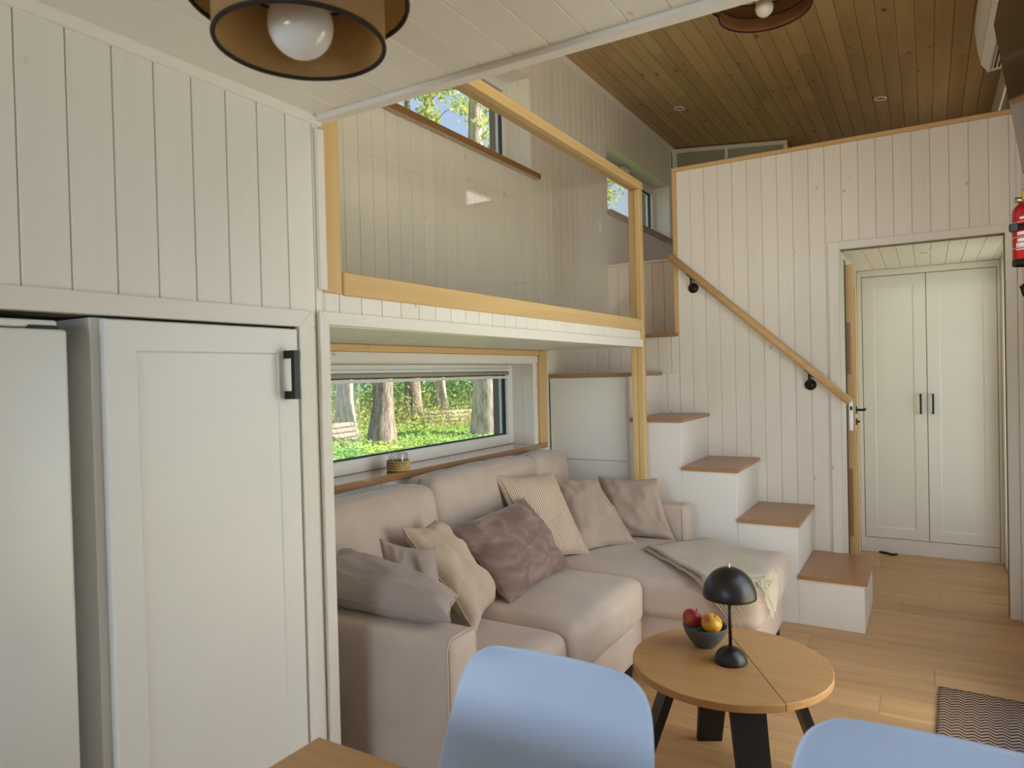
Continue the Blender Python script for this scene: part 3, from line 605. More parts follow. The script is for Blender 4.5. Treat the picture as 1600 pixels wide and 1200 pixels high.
box('plate', 4.94, 5.08, YR, YR + 0.022, 0.09, 0.23, 'pvc', sk, 0.004, 2); revolve('well', [(0.0, 0.0), (0.02, 0.0), (0.022, 0.003)], 'gasket', sk, (0, 0.0225, 0)).rotation_euler = (-math.pi / 2, 0, 0)

# ------------------------------------------------------------------ fridge and tall cabinet
fr = tag(empty('refrigerator', (0.4, 1.7, 0.0)), 'white refrigerator standing in the niche beside the tall cabinet', 'refrigerator')
box('body', 0.10, 0.70, 1.44, 2.00, 0.03, 1.452, 'fridge_white', fr, 0.006, 2)
box('door', 0.10, 0.702, 1.388, 1.434, 0.055, 1.455, 'fridge_white', fr, 0.007, 3)
box('seal', 0.105, 0.697, 1.434, 1.441, 0.06, 1.45, 'gasket', fr)
hg = box('hinge_cover', 0.57, 0.69, 1.40, 1.47, 1.458, 1.472, 'fridge_white', fr, 0.003); box('hinge_pin', 0.64, 0.69, 1.396, 1.41, 1.453, 1.462, 'gasket', fr)
for xx in (0.14, 0.66): tube('foot', [(xx - 0.4, -0.24, 0.0), (xx - 0.4, -0.24, 0.03)], 0.018, 'gasket', fr)
tcab = tag(empty('tall_cabinet', (1.0, 1.7, 0.0)), 'tall white kitchen cabinet with one black-handled door beside the sofa niche', 'cabinet')
box('body', 0.755, 1.262, 1.412, 2.03, 0.0, 1.483, 'lacquer', tcab, 0.001)
bm = bmesh.new()
x0, x1, z0, z1, y0 = 0.772, 1.260, 0.06, 1.480, 1.388
td = box('door', x0, x1, y0 + 0.004, y0 + 0.022, z0, z1, 'lacquer', tcab, 0.001)
def ring(y, i, o=0): return [bm.verts.new(q) for q in ((x0 + i, y, z0 + i), (x1 - i, y, z0 + i), (x1 - i, y, z1 - i), (x0 + i, y, z1 - i))]
A, B, C, D = ring(y0 + 0.0042, 0.0005), ring(y0, 0.002), ring(y0, 0.062), ring(y0 + 0.0035, 0.066)
for P, Q in ((A, B), (B, C), (C, D)):
    for i in range(4): bm.faces.new((P[i], P[(i + 1) % 4], Q[(i + 1) % 4], Q[i]))
bm.faces.new(D); bmesh.ops.recalc_face_normals(bm, faces=bm.faces); me = bpy.data.meshes.new('front'); bm.to_mesh(me); bm.free()
f = link('front', me, 'lacquer', td); f.location = -Vector(td.location) - Vector(tcab.location)
hb = boxes_mesh('handle', [(1.213, 1.231, 1.350, 1.362, 1.302, 1.424), (1.213, 1.231, 1.362, 1.388, 1.302, 1.322), (1.213, 1.231, 1.362, 1.388, 1.404, 1.424)], 'black_metal', td); hb.location = f.location

# ------------------------------------------------------------------ sofa
sf = tag(empty('corner_sofa', (2.65, 1.5, 0.0)), 'beige fabric corner sofa with a long chaise below the window', 'sofa')
soft_box('armrest', 1.525, 1.665, 1.125, 1.98, 0.04, 0.625, 0.022, 'sofa', sf, (0.0, 0.005, 0.004), 14, 0.004)
soft_box('armrest', 3.655, 3.785, 1.115, 1.98, 0.04, 0.625, 0.022, 'sofa', sf, (0.0, 0.005, 0.004), 14, 0.004, 3)
for (xa, xb) in ((1.525, 1.665), (3.655, 3.785)):                    # welt round the front face of each armrest
    tube('welt', [(xx - 2.65, 1.135 - 1.5, zz) for xx, zz in ((xa, 0.06), (xa, 0.60), (xa + 0.012, 0.622), (xa + 0.03, 0.628), (xb - 0.03, 0.628), (xb - 0.012, 0.622), (xb, 0.60), (xb, 0.06))], 0.0035, 'sofa', sf, 6)
soft_box('base', 1.66, 2.94, 1.10, 1.98, 0.085, 0.275, 0.025, 'sofa', sf, (0, 0.012, 0), 14, 0.004)
soft_box('seat_cushion', 1.668, 2.205, 1.105, 1.85, 0.255, 0.435, 0.045, 'sofa', sf, (0.004, 0.012, 0.014), 18, 0.006, 5)
soft_box('seat_cushion', 2.208, 2.90, 1.075, 1.85, 0.255, 0.45, 0.05, 'sofa', sf, (0.004, 0.014, 0.016), 18, 0.006, 9)
soft_box('chaise_base', 2.93, 3.652, 0.625, 1.98, 0.085, 0.285, 0.03, 'sofa', sf, (0.004, 0.008, 0), 14, 0.004, 2)
soft_box('chaise_cushion', 2.905, 3.652, 0.595, 1.85, 0.265, 0.445, 0.05, 'sofa', sf, (0.004, 0.012, 0.014), 22, 0.006, 14)
soft_box('back_frame', 1.655, 3.66, 1.90, 2.02, 0.085, 0.72, 0.03, 'sofa', sf)
def back(x0, x1, zt, yf, sd):
    o = soft_box('back_cushion', x0, x1, yf, 2.02, 0.40, zt, 0.05, 'sofa', sf, (0.006, 0.025, 0.012), 18, 0.007, sd)
    for v in o.data.vertices:                       # the cushion leans back towards the window
        h = (v.co.z + (zt - 0.40) / 2) / (zt - 0.40); v.co.y += 0.05 * (h - 0.5) if v.co.y < 0 else 0
back(1.668, 2.395, 0.890, 1.78, 21); back(2.40, 3.325, 0.905, 1.80, 27); back(3.33, 3.69, 0.895, 1.80, 33)
for (xx, yy) in ((3.60, 0.67), (2.98, 0.67), (2.86, 1.16), (1.70, 1.16), (1.72, 1.9), (3.6, 1.9)):
    box('foot', xx - 0.025, xx + 0.025, yy - 0.025, yy + 0.025, 0.0, 0.088, 'black_wood', sf, 0.004)

# ------------------------------------------------------------------ cushions
CUSHIONS = []
def cushion(name, TL, TR, BR, BL, th, mat, label, seed=0, wr=0.012, group='cushions on the sofa', pinch=0.10, piping=None, dent=0.0):
    TL, TR, BR, BL = map(Vector, (TL, TR, BR, BL)); c = (TL + TR + BR + BL) / 4
    nrm = (TR - BL).cross(TL - BR).normalized()
    if nrm.dot(Vector((0, 0, EYE)) - c) < 0: nrm = -nrm
    n = 30; V = []; F = []; UV = []
    def P(s, t_, side):
        s2 = s * (1 - pinch * (1 - t_ * t_) * abs(s) ** 3); t2 = t_ * (1 - pinch * (1 - s * s) * abs(t_) ** 3)
        a, b = (s2 + 1) / 2, (t2 + 1) / 2
        p = TL * (1 - a) * b + TR * a * b + BR * a * (1 - b) + BL * (1 - a) * (1 - b)
        e = max(0, (1 - abs(s) ** 3.2)) * max(0, (1 - abs(t_) ** 3.2))
        h = th * 0.5 * e ** 0.55
        if side > 0 and dent: h -= dent * math.exp(-((s) ** 2 / 0.05 + (t_ - 0.75) ** 2 / 0.5))
        q = p - c
        wv = wr * e ** 0.35 * (noise.noise(Vector((s * 2.2 + seed, t_ * 2.2, seed))) + 0.6 * noise.noise(Vector((s * 5 + seed, t_ * 4.0 + s * 2, side * 3))))
        wv += wr * 0.9 * e ** 0.3 * max(0.0, 1 - 4.5 * abs(noise.noise(Vector((s * 1.6 + t_ * 0.9 + seed, t_ * 1.5 - s * 0.5, side * 5 + seed * 0.7))))) 
        rim = wr * 0.7 * (1 - e) * noise.noise(Vector((s * 4 + seed, t_ * 4, 7.7)))
        return q + nrm * (side * h + wv * (1 if side > 0 else 0.6) + rim)
    idx = {}
    for side in (1, -1):
        for i in range(n + 1):
            for j in range(n + 1):
                border = i in (0, n) or j in (0, n)
                if border and side == -1: idx[(side, i, j)] = idx[(1, i, j)]; continue
                idx[(side, i, j)] = len(V); s, t_ = math.sin((i / n - 0.5) * math.pi), math.sin((j / n - 0.5) * math.pi)
                V.append(tuple(P(s, t_, side))); UV.append(((s + 1) / 2, (t_ + 1) / 2))
        for i in range(n):
            for j in range(n):
                q = (idx[(side, i, j)], idx[(side, i + 1, j)], idx[(side, i + 1, j + 1)], idx[(side, i, j + 1)]); F.append(q if side > 0 else q[::-1])
    me = bpy.data.meshes.new(name); me.from_pydata(V, [], F); L = me.uv_layers.new(name='UVMap')
    for l in me.loops: L.data[l.index].uv = UV[l.vertex_index]
    o = link(name, me, mat, None, c, True); tag(o, label, 'cushion', group); CUSHIONS.append(o)
    edge = [idx[(1, i, 0)] for i in range(n)] + [idx[(1, n, j)] for j in range(n)] + [idx[(1, i, n)] for i in range(n, 0, -1)] + [idx[(1, 0, j)] for j in range(n, 0, -1)]
    pts = [V[k] for k in edge]; pts.append(pts[0])
    tube('seam', pts, 0.0032, mat if piping is None else piping, o, 6, cap=False)
    return o
cushion('cushion', (3.365, 1.765, 0.80), (3.575, 1.60, 0.775), (3.44, 1.31, 0.468), (3.11, 1.51, 0.468), 0.105, 'linen', 'plain beige linen cushion leaning between the ribbed cushion and the chaise end cushion', 11, 0.018)
cushion('cushion', (3.635, 1.63, 0.775), (3.61, 1.27, 0.785), (3.575, 1.165, 0.466), (3.49, 1.52, 0.466), 0.085, 'linen', 'plain beige linen cushion leaning on the far armrest by the stairs', 3, 0.012)
cushion('cushion', (2.87, 1.785, 0.878), (3.245, 1.66, 0.852), (3.155, 1.42, 0.466), (2.82, 1.575, 0.468), 0.11, 'ribbed', 'cream and tan finely striped ribbed cushion leaning on the middle back cushion', 5, 0.008)
cushion('cushion', (2.02, 1.70, 0.80), (2.245, 1.71, 0.785), (2.355, 1.49, 0.468), (2.02, 1.375, 0.462), 0.12, 'knit', 'cream knitted cushion slumped beside the mauve velvet cushion', 23, 0.014, dent=0.04)
cushion('cushion', (2.305, 1.695, 0.735), (2.895, 1.675, 0.765), (2.87, 1.425, 0.474), (2.305, 1.41, 0.472), 0.125, 'velvet', 'mauve brown velvet cushion lying back in the middle of the sofa', 31, 0.02, pinch=0.07)
cushion('cushion', (1.79, 1.60, 0.815), (1.895, 1.45, 0.780), (1.87, 1.37, 0.455), (1.745, 1.52, 0.455), 0.10, 'grey_linen', 'small taupe cushion with pointed corners between the knitted cushion and the armrest', 41, 0.010)
cushion('cushion', (1.77, 1.76, 0.755), (1.73, 1.24, 0.678), (1.575, 1.16, 0.662), (1.54, 1.74, 0.68), 0.125, 'grey_linen', 'grey taupe cushion slumped over the armrest beside the white casing', 47, 0.010, pinch=0.05)

# where two cushions meet, the one behind gives way: its cloth is dented to the surface of the one lying against it
def mesh_world(o):
    return [o.location + v.co for v in o.data.vertices], [tuple(p.vertices) for p in o.data.polygons]
def press(front, behind):
    tree_ = BVHTree.FromPolygons(*mesh_world(front)); ray = Vector((0.31, 0.22, 0.92)).normalized()
    for ob, base in ((behind, behind.location), *[(c_, behind.location) for c_ in behind.children]):
        for v in ob.data.vertices:
            p = base + v.co; q = p.copy(); hits = 0
            while hits < 40:
                h = tree_.ray_cast(q, ray)
                if h[0] is None: break
                hits += 1; q = h[0] + ray * 1e-5
            if hits % 2: v.co += (tree_.find_nearest(p)[0] - p)
beige_a, beige_b, ribbed_c, knit_c, velvet_c, taupe_c, grey_c = CUSHIONS
sofa_part = lambda nm: [c_ for c_ in sf.children if c_.name.split('.')[0] in nm]
def settle(c, direction, targets, cap, sink=0.004):
    """move a cushion along a direction until it rests against the upholstery"""
    d = Vector(direction); gap = cap
    for t_ in targets:
        V_ = [sf.location + t_.location + v.co for v in t_.data.vertices]; tr_ = BVHTree.FromPolygons(V_, [tuple(p.vertices) for p in t_.data.polygons])
        for v in c.data.vertices:
            h = tr_.ray_cast(c.location + v.co, d, cap)
            if h[0] is not None and h[1].dot(d) < 0: gap = min(gap, h[3])
    if gap < cap: c.location += d * (gap + sink)
for c_ in (ribbed_c, beige_a, knit_c): settle(c_, (0, 1, 0), sofa_part(('back_cushion',)), 0.035)
settle(beige_b, (1, 0, 0), sofa_part(('armrest',)), 0.04)
for c_ in (beige_a, beige_b, ribbed_c, knit_c, velvet_c, taupe_c): settle(c_, (0, 0, -1), sofa_part(('seat_cushion', 'chaise_cushion')), 0.06)
for f_, b2 in ((velvet_c, ribbed_c), (ribbed_c, beige_a), (beige_a, beige_b), (velvet_c, knit_c), (grey_c, taupe_c), (taupe_c, knit_c)): press(f_, b2)

# ------------------------------------------------------------------ throw on the chaise
th = tag(empty('throw_blanket', (3.2, 0.9, 0.45)), 'sage beige throw with fringe folded over the corner of the chaise', 'blanket')
A, B = Vector((3.30, 1.225)), Vector((3.60, 0.985)); C, D = Vector((3.12, 0.50)), Vector((2.80, 0.75))
def drape(p, lift):
    x, y = p; ox, oy = 2.897 - x, 0.578 - y; d = max(ox, oy, 0); z = 0.468 + lift
    if d > 0:
        z = 0.462 + lift * 0.3 - d * 1.05
        if ox > 0: x = 2.892 - lift * 0.6
        if oy > 0: y = 0.573 - lift * 0.6
    return (x - 3.2, y - 0.9, z - 0.45)
def cloth(name, u0, u1, v0, v1, lift, n=26, m_=16):
    V = []; F = []
    for side in (0, 1):
        for i in range(n + 1):
            for j in range(m_ + 1):
                u = u0 + (u1 - u0) * i / n; v = v0 + (v1 - v0) * j / m_
                p = A.lerp(D, u).lerp(B.lerp(C, u), v)
                l = lift + 0.006 * (noise.noise(Vector((u * 5, v * 3, lift * 90))) + 0.5 * noise.noise(Vector((u * 3, v * 11, 4)))) - side * 0.007
                V.append(drape(p, l))
    K = (n + 1) * (m_ + 1); f = lambda s, i, j: s * K + i * (m_ + 1) + j
    for i in range(n):
        for j in range(m_): F.append((f(0, i, j), f(0, i + 1, j), f(0, i + 1, j + 1), f(0, i, j + 1))); F.append((f(1, i, j), f(1, i, j + 1), f(1, i + 1, j + 1), f(1, i + 1, j)))
    for i in range(n):
        for j in (0, m_): F.append((f(0, i, j), f(1, i, j), f(1, i + 1, j), f(0, i + 1, j)))
    for j in range(m_):
        for i in (0, n): F.append((f(0, i, j), f(0, i, j + 1), f(1, i, j + 1), f(1, i, j)))
    me = bpy.data.meshes.new(name); me.from_pydata(V, [], F); bm = bmesh.new(); bm.from_mesh(me); bmesh.ops.recalc_face_normals(bm, faces=bm.faces); bm.to_mesh(me); bm.free()
    return link(name, me, 'throw', th, (0, 0, 0), True)
cloth('lower_fold', 0.0, 1.0, 0.0, 1.0, 0.007); cloth('upper_fold', 0.02, 0.96, 0.04, 0.97, 0.019)
V = []; F = []
for row, (uu, lift) in enumerate(((0.99, 0.008), (0.955, 0.019))):
    for j in range(36):
        v = (j + 0.5) / 36; p = A.lerp(D, uu).lerp(B.lerp(C, uu), v); pts = []
        dirv = (D - A).lerp(C - B, v).normalized()
        for q in range(6):
            w_ = q / 5; off = 0.115 * w_; px = p + dirv * off + Vector((random.uniform(-1, 1), random.uniform(-1, 1))) * 0.004 * w_
            pts.append(Vector(drape(px, lift + 0.003 * random.random())))
        b0 = len(V)
        for pt in pts:
            for (dx, dy) in ((0.0026, 0), (-0.0013, 0.0022), (-0.0013, -0.0022)): V.append((pt.x + dx, pt.y + dy, pt.z + 0.001))
        for q in range(5):
            for k in range(3): F.append((b0 + q * 3 + k, b0 + q * 3 + (k + 1) % 3, b0 + q * 3 + 3 + (k + 1) % 3, b0 + q * 3 + 3 + k))
me = bpy.data.meshes.new('fringe'); me.from_pydata(V, [], F); fo = link('fringe', me, 'fringe', th); fo['kind'] = 'stuff'

# ------------------------------------------------------------------ coffee table and what stands on it
TC = Vector((2.25, 0.555, 0.0)); TZ = 0.42; TR_ = 0.305
ct = tag(empty('coffee_table', TC), 'round oak coffee table on four black splayed legs before the sofa', 'coffee table')
la, lb = Vector((2.307, 0.512)) - TC.xy, Vector((2.066, 0.372)) - TC.xy; ldv = (lb - la).normalized(); ln = Vector((-ldv.y, ldv.x))
if ln.dot(la) < 0: ln = -ln
off = la.dot(ln)
half = []
circ = [Vector((TR_ * math.cos(2 * math.pi * k / 96), TR_ * math.sin(2 * math.pi * k / 96))) for k in range(96)]
for sgn in (1, -1):
    poly = []
    for k in range(96):
        p, q = circ[k], circ[(k + 1) % 96]; dp, dq = (p.dot(ln) - off) * sgn - 0.0003, (q.dot(ln) - off) * sgn - 0.0003
        if dp >= 0: poly.append(p)
        if dp * dq < 0: poly.append(p.lerp(q, dp / (dp - dq)))
    prism('tabletop_half', [(p.x, p.y) for p in poly], TZ - 0.024, TZ, 'Z', 'oak_Y', ct, 0.003)
prism('under_frame', [(0.16 * math.cos(a), 0.16 * math.sin(a)) for a in [math.radians(28 + 45 + 90 * k) for k in range(4)]], TZ - 0.05, TZ - 0.0245, 'Z', 'black_wood', ct)
for k in range(4):
    a = math.radians(28 + 90 * k); rd = Vector((math.cos(a), math.sin(a), 0)); tg = Vector((-rd.y, rd.x, 0)); V = []
    for (rr, zz, hw) in ((0.175, TZ - 0.0245, 0.052), (0.315, 0.0, 0.043)):
        for (dr_, s) in ((-0.014, -1), (0.014, -1), (0.014, 1), (-0.014, 1)): p = rd * (rr + dr_) + tg * hw * s; V.append((p.x, p.y, zz))
    me = bpy.data.meshes.new('leg'); me.from_pydata(V, [], [(0, 1, 2, 3), (7, 6, 5, 4), (0, 4, 5, 1), (1, 5, 6, 2), (2, 6, 7, 3), (3, 7, 4, 0)]); link('leg', me, 'black_wood', ct)
# mushroom lamp
lm = tag(empty('table_lamp', (2.237, 0.548, TZ)), 'black mushroom table lamp with a domed shade on the coffee table', 'lamp')
revolve('base', [(0.0, 0.052)] + [(0.051 * math.sin(a), 0.052 * math.cos(a)) for a in [math.pi / 2 * k / 12 for k in range(1, 12)]] + [(0.051, 0.004), (0.047, 0.0), (0.0, 0.0)], 'black_lamp', lm)
tube('stem', [(0, 0, 0.05), (0, 0, 0.215)], 0.0055, 'black_lamp', lm, 14)
R0 = 0.083
sh = revolve('shade', [(0.0, 0.210 + 0.094)] + [(R0 * math.sin(a), 0.210 + 0.094 * math.cos(a)) for a in [math.pi / 2 * k / 16 for k in range(1, 17)]] + [(R0 - 0.002, 0.208), (R0 - 0.004, 0.212)] + [((R0 - 0.004) * math.cos(a), 0.212 + 0.088 * math.sin(a)) for a in [math.pi / 2 * k / 10 for k in range(1, 10)]] + [(0.0, 0.300)], 'black_lamp', lm)
revolve('inner_dome', [(0.0, 0.190)] + [(0.040 * math.sin(a), 0.226 - 0.037 * math.cos(a)) for a in [math.pi / 2 * k / 10 for k in range(1, 11)]] + [(0.0, 0.226)], 'black_lamp', lm)
revolve('knob', [(0.0, 0.316), (0.003, 0.315), (0.0035, 0.311), (0.0025, 0.307), (0.004, 0.304), (0.004, 0.302)], 'steel', sh, n=14)
# bowl
bw = tag(empty('fruit_bowl', (2.335, 0.655, TZ)), 'dark grey ribbed ceramic bowl of apples on the coffee table', 'bowl')
V = []; F = []; n = 72
prof = [(0.0, 0.003), (0.032, 0.0), (0.035, 0.004), (0.052, 0.022), (0.066, 0.045), (0.0735, 0.068), (0.0735, 0.070), (0.0705, 0.070), (0.063, 0.047), (0.048, 0.024), (0.028, 0.010), (0.0, 0.009)]
for i, (r_, z_) in enumerate(prof):
    for k in range(n):
        rr = r_ * (1 - 0.022 * (k % 2) * (1 if 2 < i < 5 else 0)); a = 2 * math.pi * k / n; V.append((rr * math.cos(a), rr * math.sin(a), z_))
for i in range(len(prof) - 1):
    for k in range(n): k2 = (k + 1) % n; F.append((i * n + k, i * n + k2, (i + 1) * n + k2, (i + 1) * n + k))
me = bpy.data.meshes.new('bowl_body'); me.from_pydata(V, [], F); bm = bmesh.new(); bm.from_mesh(me); bmesh.ops.remove_doubles(bm, verts=bm.verts, dist=1e-6); bmesh.ops.recalc_face_normals(bm, faces=bm.faces); bm.to_mesh(me); bm.free()
link('bowl_body', me, 'bowl', bw, (0, 0, 0), True)
def apple(loc, r, mat, label, rot):
    prof = []
    for k in range(17):
        a = math.pi * k / 16; rr = r * math.sin(a) * (1 + 0.08 * math.cos(a)); zz = r * 0.92 * math.cos(a) - 0.22 * r * math.exp(-(math.sin(a) / 0.32) ** 2) * (1 if k < 8 else -0.5)
        prof.append((max(rr, 0.0), zz))
    o = revolve('apple', prof, mat, None, loc, 26); tag(o, label, 'apple', 'apples in the bowl'); o.rotation_euler = rot
    tube('stem', [(0, 0, r * 0.66), (0.002, 0, r * 0.85), (0.006, 0.001, r * 1.02)], 0.0016, 'black_rim', o, 6)
b0 = Vector((2.335, 0.655, TZ))
apple(b0 + Vector((-0.011, 0.040, 0.089)), 0.0345, 'apple_red', 'red apple at the sofa side of the bowl', (0.5, 0.2, 0.3))
apple(b0 + Vector((-0.029, -0.029, 0.089)), 0.0345, 'apple_yellow', 'yellow apple with a red blush on top of the bowl', (0.2, -0.5, 1.1))
apple(b0 + Vector((0.033, -0.018, 0.066)), 0.028, 'apple_red', 'red apple half hidden behind the yellow apple in the bowl', (-0.4, 0.3, 2.0))

# ------------------------------------------------------------------ jar on the window sill
jr = tag(empty('tealight_jar', (2.45, 2.07, 0.9255)), 'small glass tealight jar wrapped in woven jute on the window sill', 'jar')
revolve('glass', [(0.0, 0.002), (0.040, 0.002), (0.044, 0.01), (0.044, 0.078), (0.042, 0.082), (0.0405, 0.078), (0.0405, 0.012), (0.0, 0.010)], 'jar_glass', jr, n=32)
for k in range(4):
    a0 = [(0.0475 * math.cos(a) , 0.0475 * math.sin(a), 0.0075 + k * 0.0118 + 0.0012 * math.sin(a * 14 + k * 2)) for a in [2 * math.pi * j / 84 for j in range(85)]]
    tube('jute_coil', a0, [0.0058 + 0.0014 * math.sin(j * 2.1 + k) for j in range(85)], 'jute', jr, 8, cap=False)
revolve('candle', [(0.0, 0.028), (0.018, 0.028), (0.019, 0.026), (0.019, 0.011), (0.0, 0.011)], 'candle', jr, n=24)

# ------------------------------------------------------------------ dining table, chairs
dt = tag(empty('dining_table', (0.42, 0.32, 0.0)), 'light oak rectangular dining table behind the pale blue chairs', 'dining table')
box('tabletop', 0.02, 0.828, -0.22, 0.888, 0.722, 0.75, 'oak_Y', dt, 0.003)
for (xx, yy) in ((0.09, -0.15), (0.62, -0.15), (0.09, 0.82), (0.62, 0.82)): box('leg', xx - 0.03, xx + 0.03, yy - 0.03, yy + 0.03, 0.0, 0.68, 'oak_Z', dt, 0.003)
for (a, b, c, d) in ((0.06, 0.65, -0.16, -0.14), (0.06, 0.65, 0.81, 0.83), (0.08, 0.10, -0.14, 0.81), (0.61, 0.63, -0.14, 0.81)): box('apron', a, b, c, d, 0.65, 0.722, 'oak_X', dt, 0.002)
def shell_chair(loc, rz, label):
    c = tag(empty('shell_chair', loc, rz), label, 'chair', 'pale blue shell chairs at the dining table')
    # side profile from the front lip of the seat over the back to its top: (x forward, z up, half width, side lift/curl)
    prof = [(0.235, 0.415, 0.19, 0.0), (0.225, 0.440, 0.205, 0.004), (0.17, 0.447, 0.22, 0.012), (0.08, 0.435, 0.228, 0.024), (-0.02, 0.425, 0.232, 0.034), (-0.10, 0.428, 0.232, 0.04), (-0.155, 0.450, 0.232, 0.044), (-0.19, 0.495, 0.230, 0.046),
            (-0.212, 0.56, 0.226, 0.046), (-0.232, 0.63, 0.218, 0.044), (-0.25, 0.70, 0.210, 0.038), (-0.262, 0.755, 0.200, 0.03), (-0.268, 0.787, 0.176, 0.024), (-0.270, 0.802, 0.136, 0.02)]
    n = 22; V = []; F = []
    for i, (px, pz, hw, cu) in enumerate(prof):
        a = prof[max(i - 1, 0)]; b = prof[min(i + 1, len(prof) - 1)]; t_ = Vector((b[0] - a[0], b[1] - a[1])).normalized(); nx, nz = t_.y, -t_.x
        if i < 6: nx, nz = 0, 1
        elif nx < 0: nx, nz = -nx, -nz
        for j in range(n + 1):
            s = j / n * 2 - 1; l = cu * abs(s) ** 2.4
            V.append((px + nx * l, s * hw, pz + nz * l))
    for i in range(len(prof) - 1):
        for j in range(n): F.append((i * (n + 1) + j, i * (n + 1) + j + 1, (i + 1) * (n + 1) + j + 1, (i + 1) * (n + 1) + j))
    me = bpy.data.meshes.new('shell'); me.from_pydata(V, [], F); o = link('shell', me, 'chair_shell', c, (0, 0, 0), True)
    so = o.modifiers.new('thick', 'SOLIDIFY'); so.thickness = 0.007; so.offset = 0; sb = o.modifiers.new('smooth', 'SUBSURF'); sb.levels = 2; sb.render_levels = 2
    for (sx, sy) in ((1, 1), (1, -1), (-1, 1), (-1, -1)):
        tube('leg', [(0.03 + sx * 0.11, sy * 0.12, 0.405), (0.0 + sx * 0.21, sy * 0.21, 0.0)], [0.018, 0.011], 'oak_Z', c, 14)
    tube('brace', [(0.14, 0.12, 0.40), (-0.08, -0.12, 0.40)], 0.007, 'black_metal', c, 8); tube('brace', [(0.14, -0.12, 0.40), (-0.08, 0.12, 0.40)], 0.007, 'black_metal', c, 8)
    return c
shell_chair((0.93, 0.622, 0.0), math.pi, 'pale blue moulded shell chair drawn up before the coffee table')
shell_chair((0.93, -0.015, 0.0), math.pi, 'pale blue moulded shell chair drawn up on the rug side of the table')

# ------------------------------------------------------------------ rug
V = []; F = []; UV = []; nx, ny = 40, 30
ra, rb, rc = Vector((3.375, -0.025)), Vector((3.36, -0.415)), Vector((2.30, 0.01)); rd_ = rb + rc - ra
for i in range(nx + 1):
    for j in range(ny + 1):
        u, v = i / nx, j / ny; p = ra.lerp(rc, u).lerp(rb.lerp(rd_, u), v); V.append((p.x, p.y, 0.010 + 0.0015 * noise.noise(Vector((p.x * 9, p.y * 9, 0))))); UV.append((u * 1.07, v * 0.39))
for i in range(nx):
    for j in range(ny): F.append((i * (ny + 1) + j, (i + 1) * (ny + 1) + j, (i + 1) * (ny + 1) + j + 1, i * (ny + 1) + j + 1))
me = bpy.data.meshes.new('rug'); me.from_pydata(V, [], F); L = me.uv_layers.new(name='UVMap')
for l in me.loops: L.data[l.index].uv = UV[l.vertex_index]
rg = link('rug', me, 'rug', None, (0, 0, 0), True); tag(rg, 'brown and cream zigzag woven rug on the oak floor', 'rug'); so = rg.modifiers.new('thick', 'SOLIDIFY'); so.thickness = 0.008; so.offset = -1

# ------------------------------------------------------------------ ceiling lamps with burlap drums
def drum_lamp(loc, r_in, r_out, z_in, z_out, h_in, h_out, bulb_r, bulb_z, mat, label, rim=0.006):
    """loc is on the ceiling; z_* are rim drops below it"""
    g = tag(empty('drum_ceiling_lamp', loc), label, 'ceiling lamp')
    for (nm, r_, z_, h_) in (('inner_drum', r_in, z_in, h_in), ('outer_drum', r_out, z_out, h_out)):
        d = revolve(nm, [(r_, -z_ + h_), (r_, -z_ + h_ * 0.66), (r_, -z_ + h_ * 0.33), (r_, -z_), (r_ - 0.004, -z_), (r_ - 0.004, -z_ + h_ * 0.33), (r_ - 0.004, -z_ + h_ * 0.66), (r_ - 0.004, -z_ + h_)], mat, g, n=72, uv=True)
        for zz in (-z_, -z_ + h_):
            tube('rim', [((r_ - 0.002) * math.cos(a), (r_ - 0.002) * math.sin(a), zz) for a in [2 * math.pi * k / 72 for k in range(73)]], rim, 'black_rim', d, 8, cap=False)
    revolve('canopy', [(0.0, -0.03), (0.045, -0.03), (0.05, -0.025), (0.05, 0.0)], 'black_metal', g, n=28)
    tube('socket', [(0, 0, -0.028), (0, 0, -bulb_z + bulb_r * 0.9)], 0.018, 'black_metal', g, 16)
    revolve('bulb', [(0.0, -bulb_z - bulb_r)] + [(bulb_r * math.sin(a), -bulb_z - bulb_r * math.cos(a)) for a in [math.pi * k / 20 for k in range(1, 18)]] + [(0.016, -bulb_z + bulb_r * 1.05), (0.0, -bulb_z + bulb_r * 1.05)], 'opal', g, n=32)
    for k in range(3):
        a = 2 * math.pi * k / 3 + 0.4; tube('spoke', [(0.015 * math.cos(a), 0.015 * math.sin(a), -z_out + h_out - 0.006), (r_out * math.cos(a), r_out * math.sin(a), -z_out + h_out - 0.004)], 0.003, 'black_metal', g, 6)
drum_lamp((0.745, 0.795, ZC), 0.124, 0.161, 0.20, 0.135, 0.105, 0.105, 0.048, 0.172, 'burlap', 'double burlap drum lamp with a white globe bulb under the white ceiling', 0.0035)
drum_lamp((3.53, 0.645, ztop(0.645) - 0.0), 0.212, 0.262, 0.245, 0.165, 0.07, 0.08, 0.042, 0.232, 'linen_shade', 'double linen drum lamp with dark rims under the wooden ceiling', 0.004)

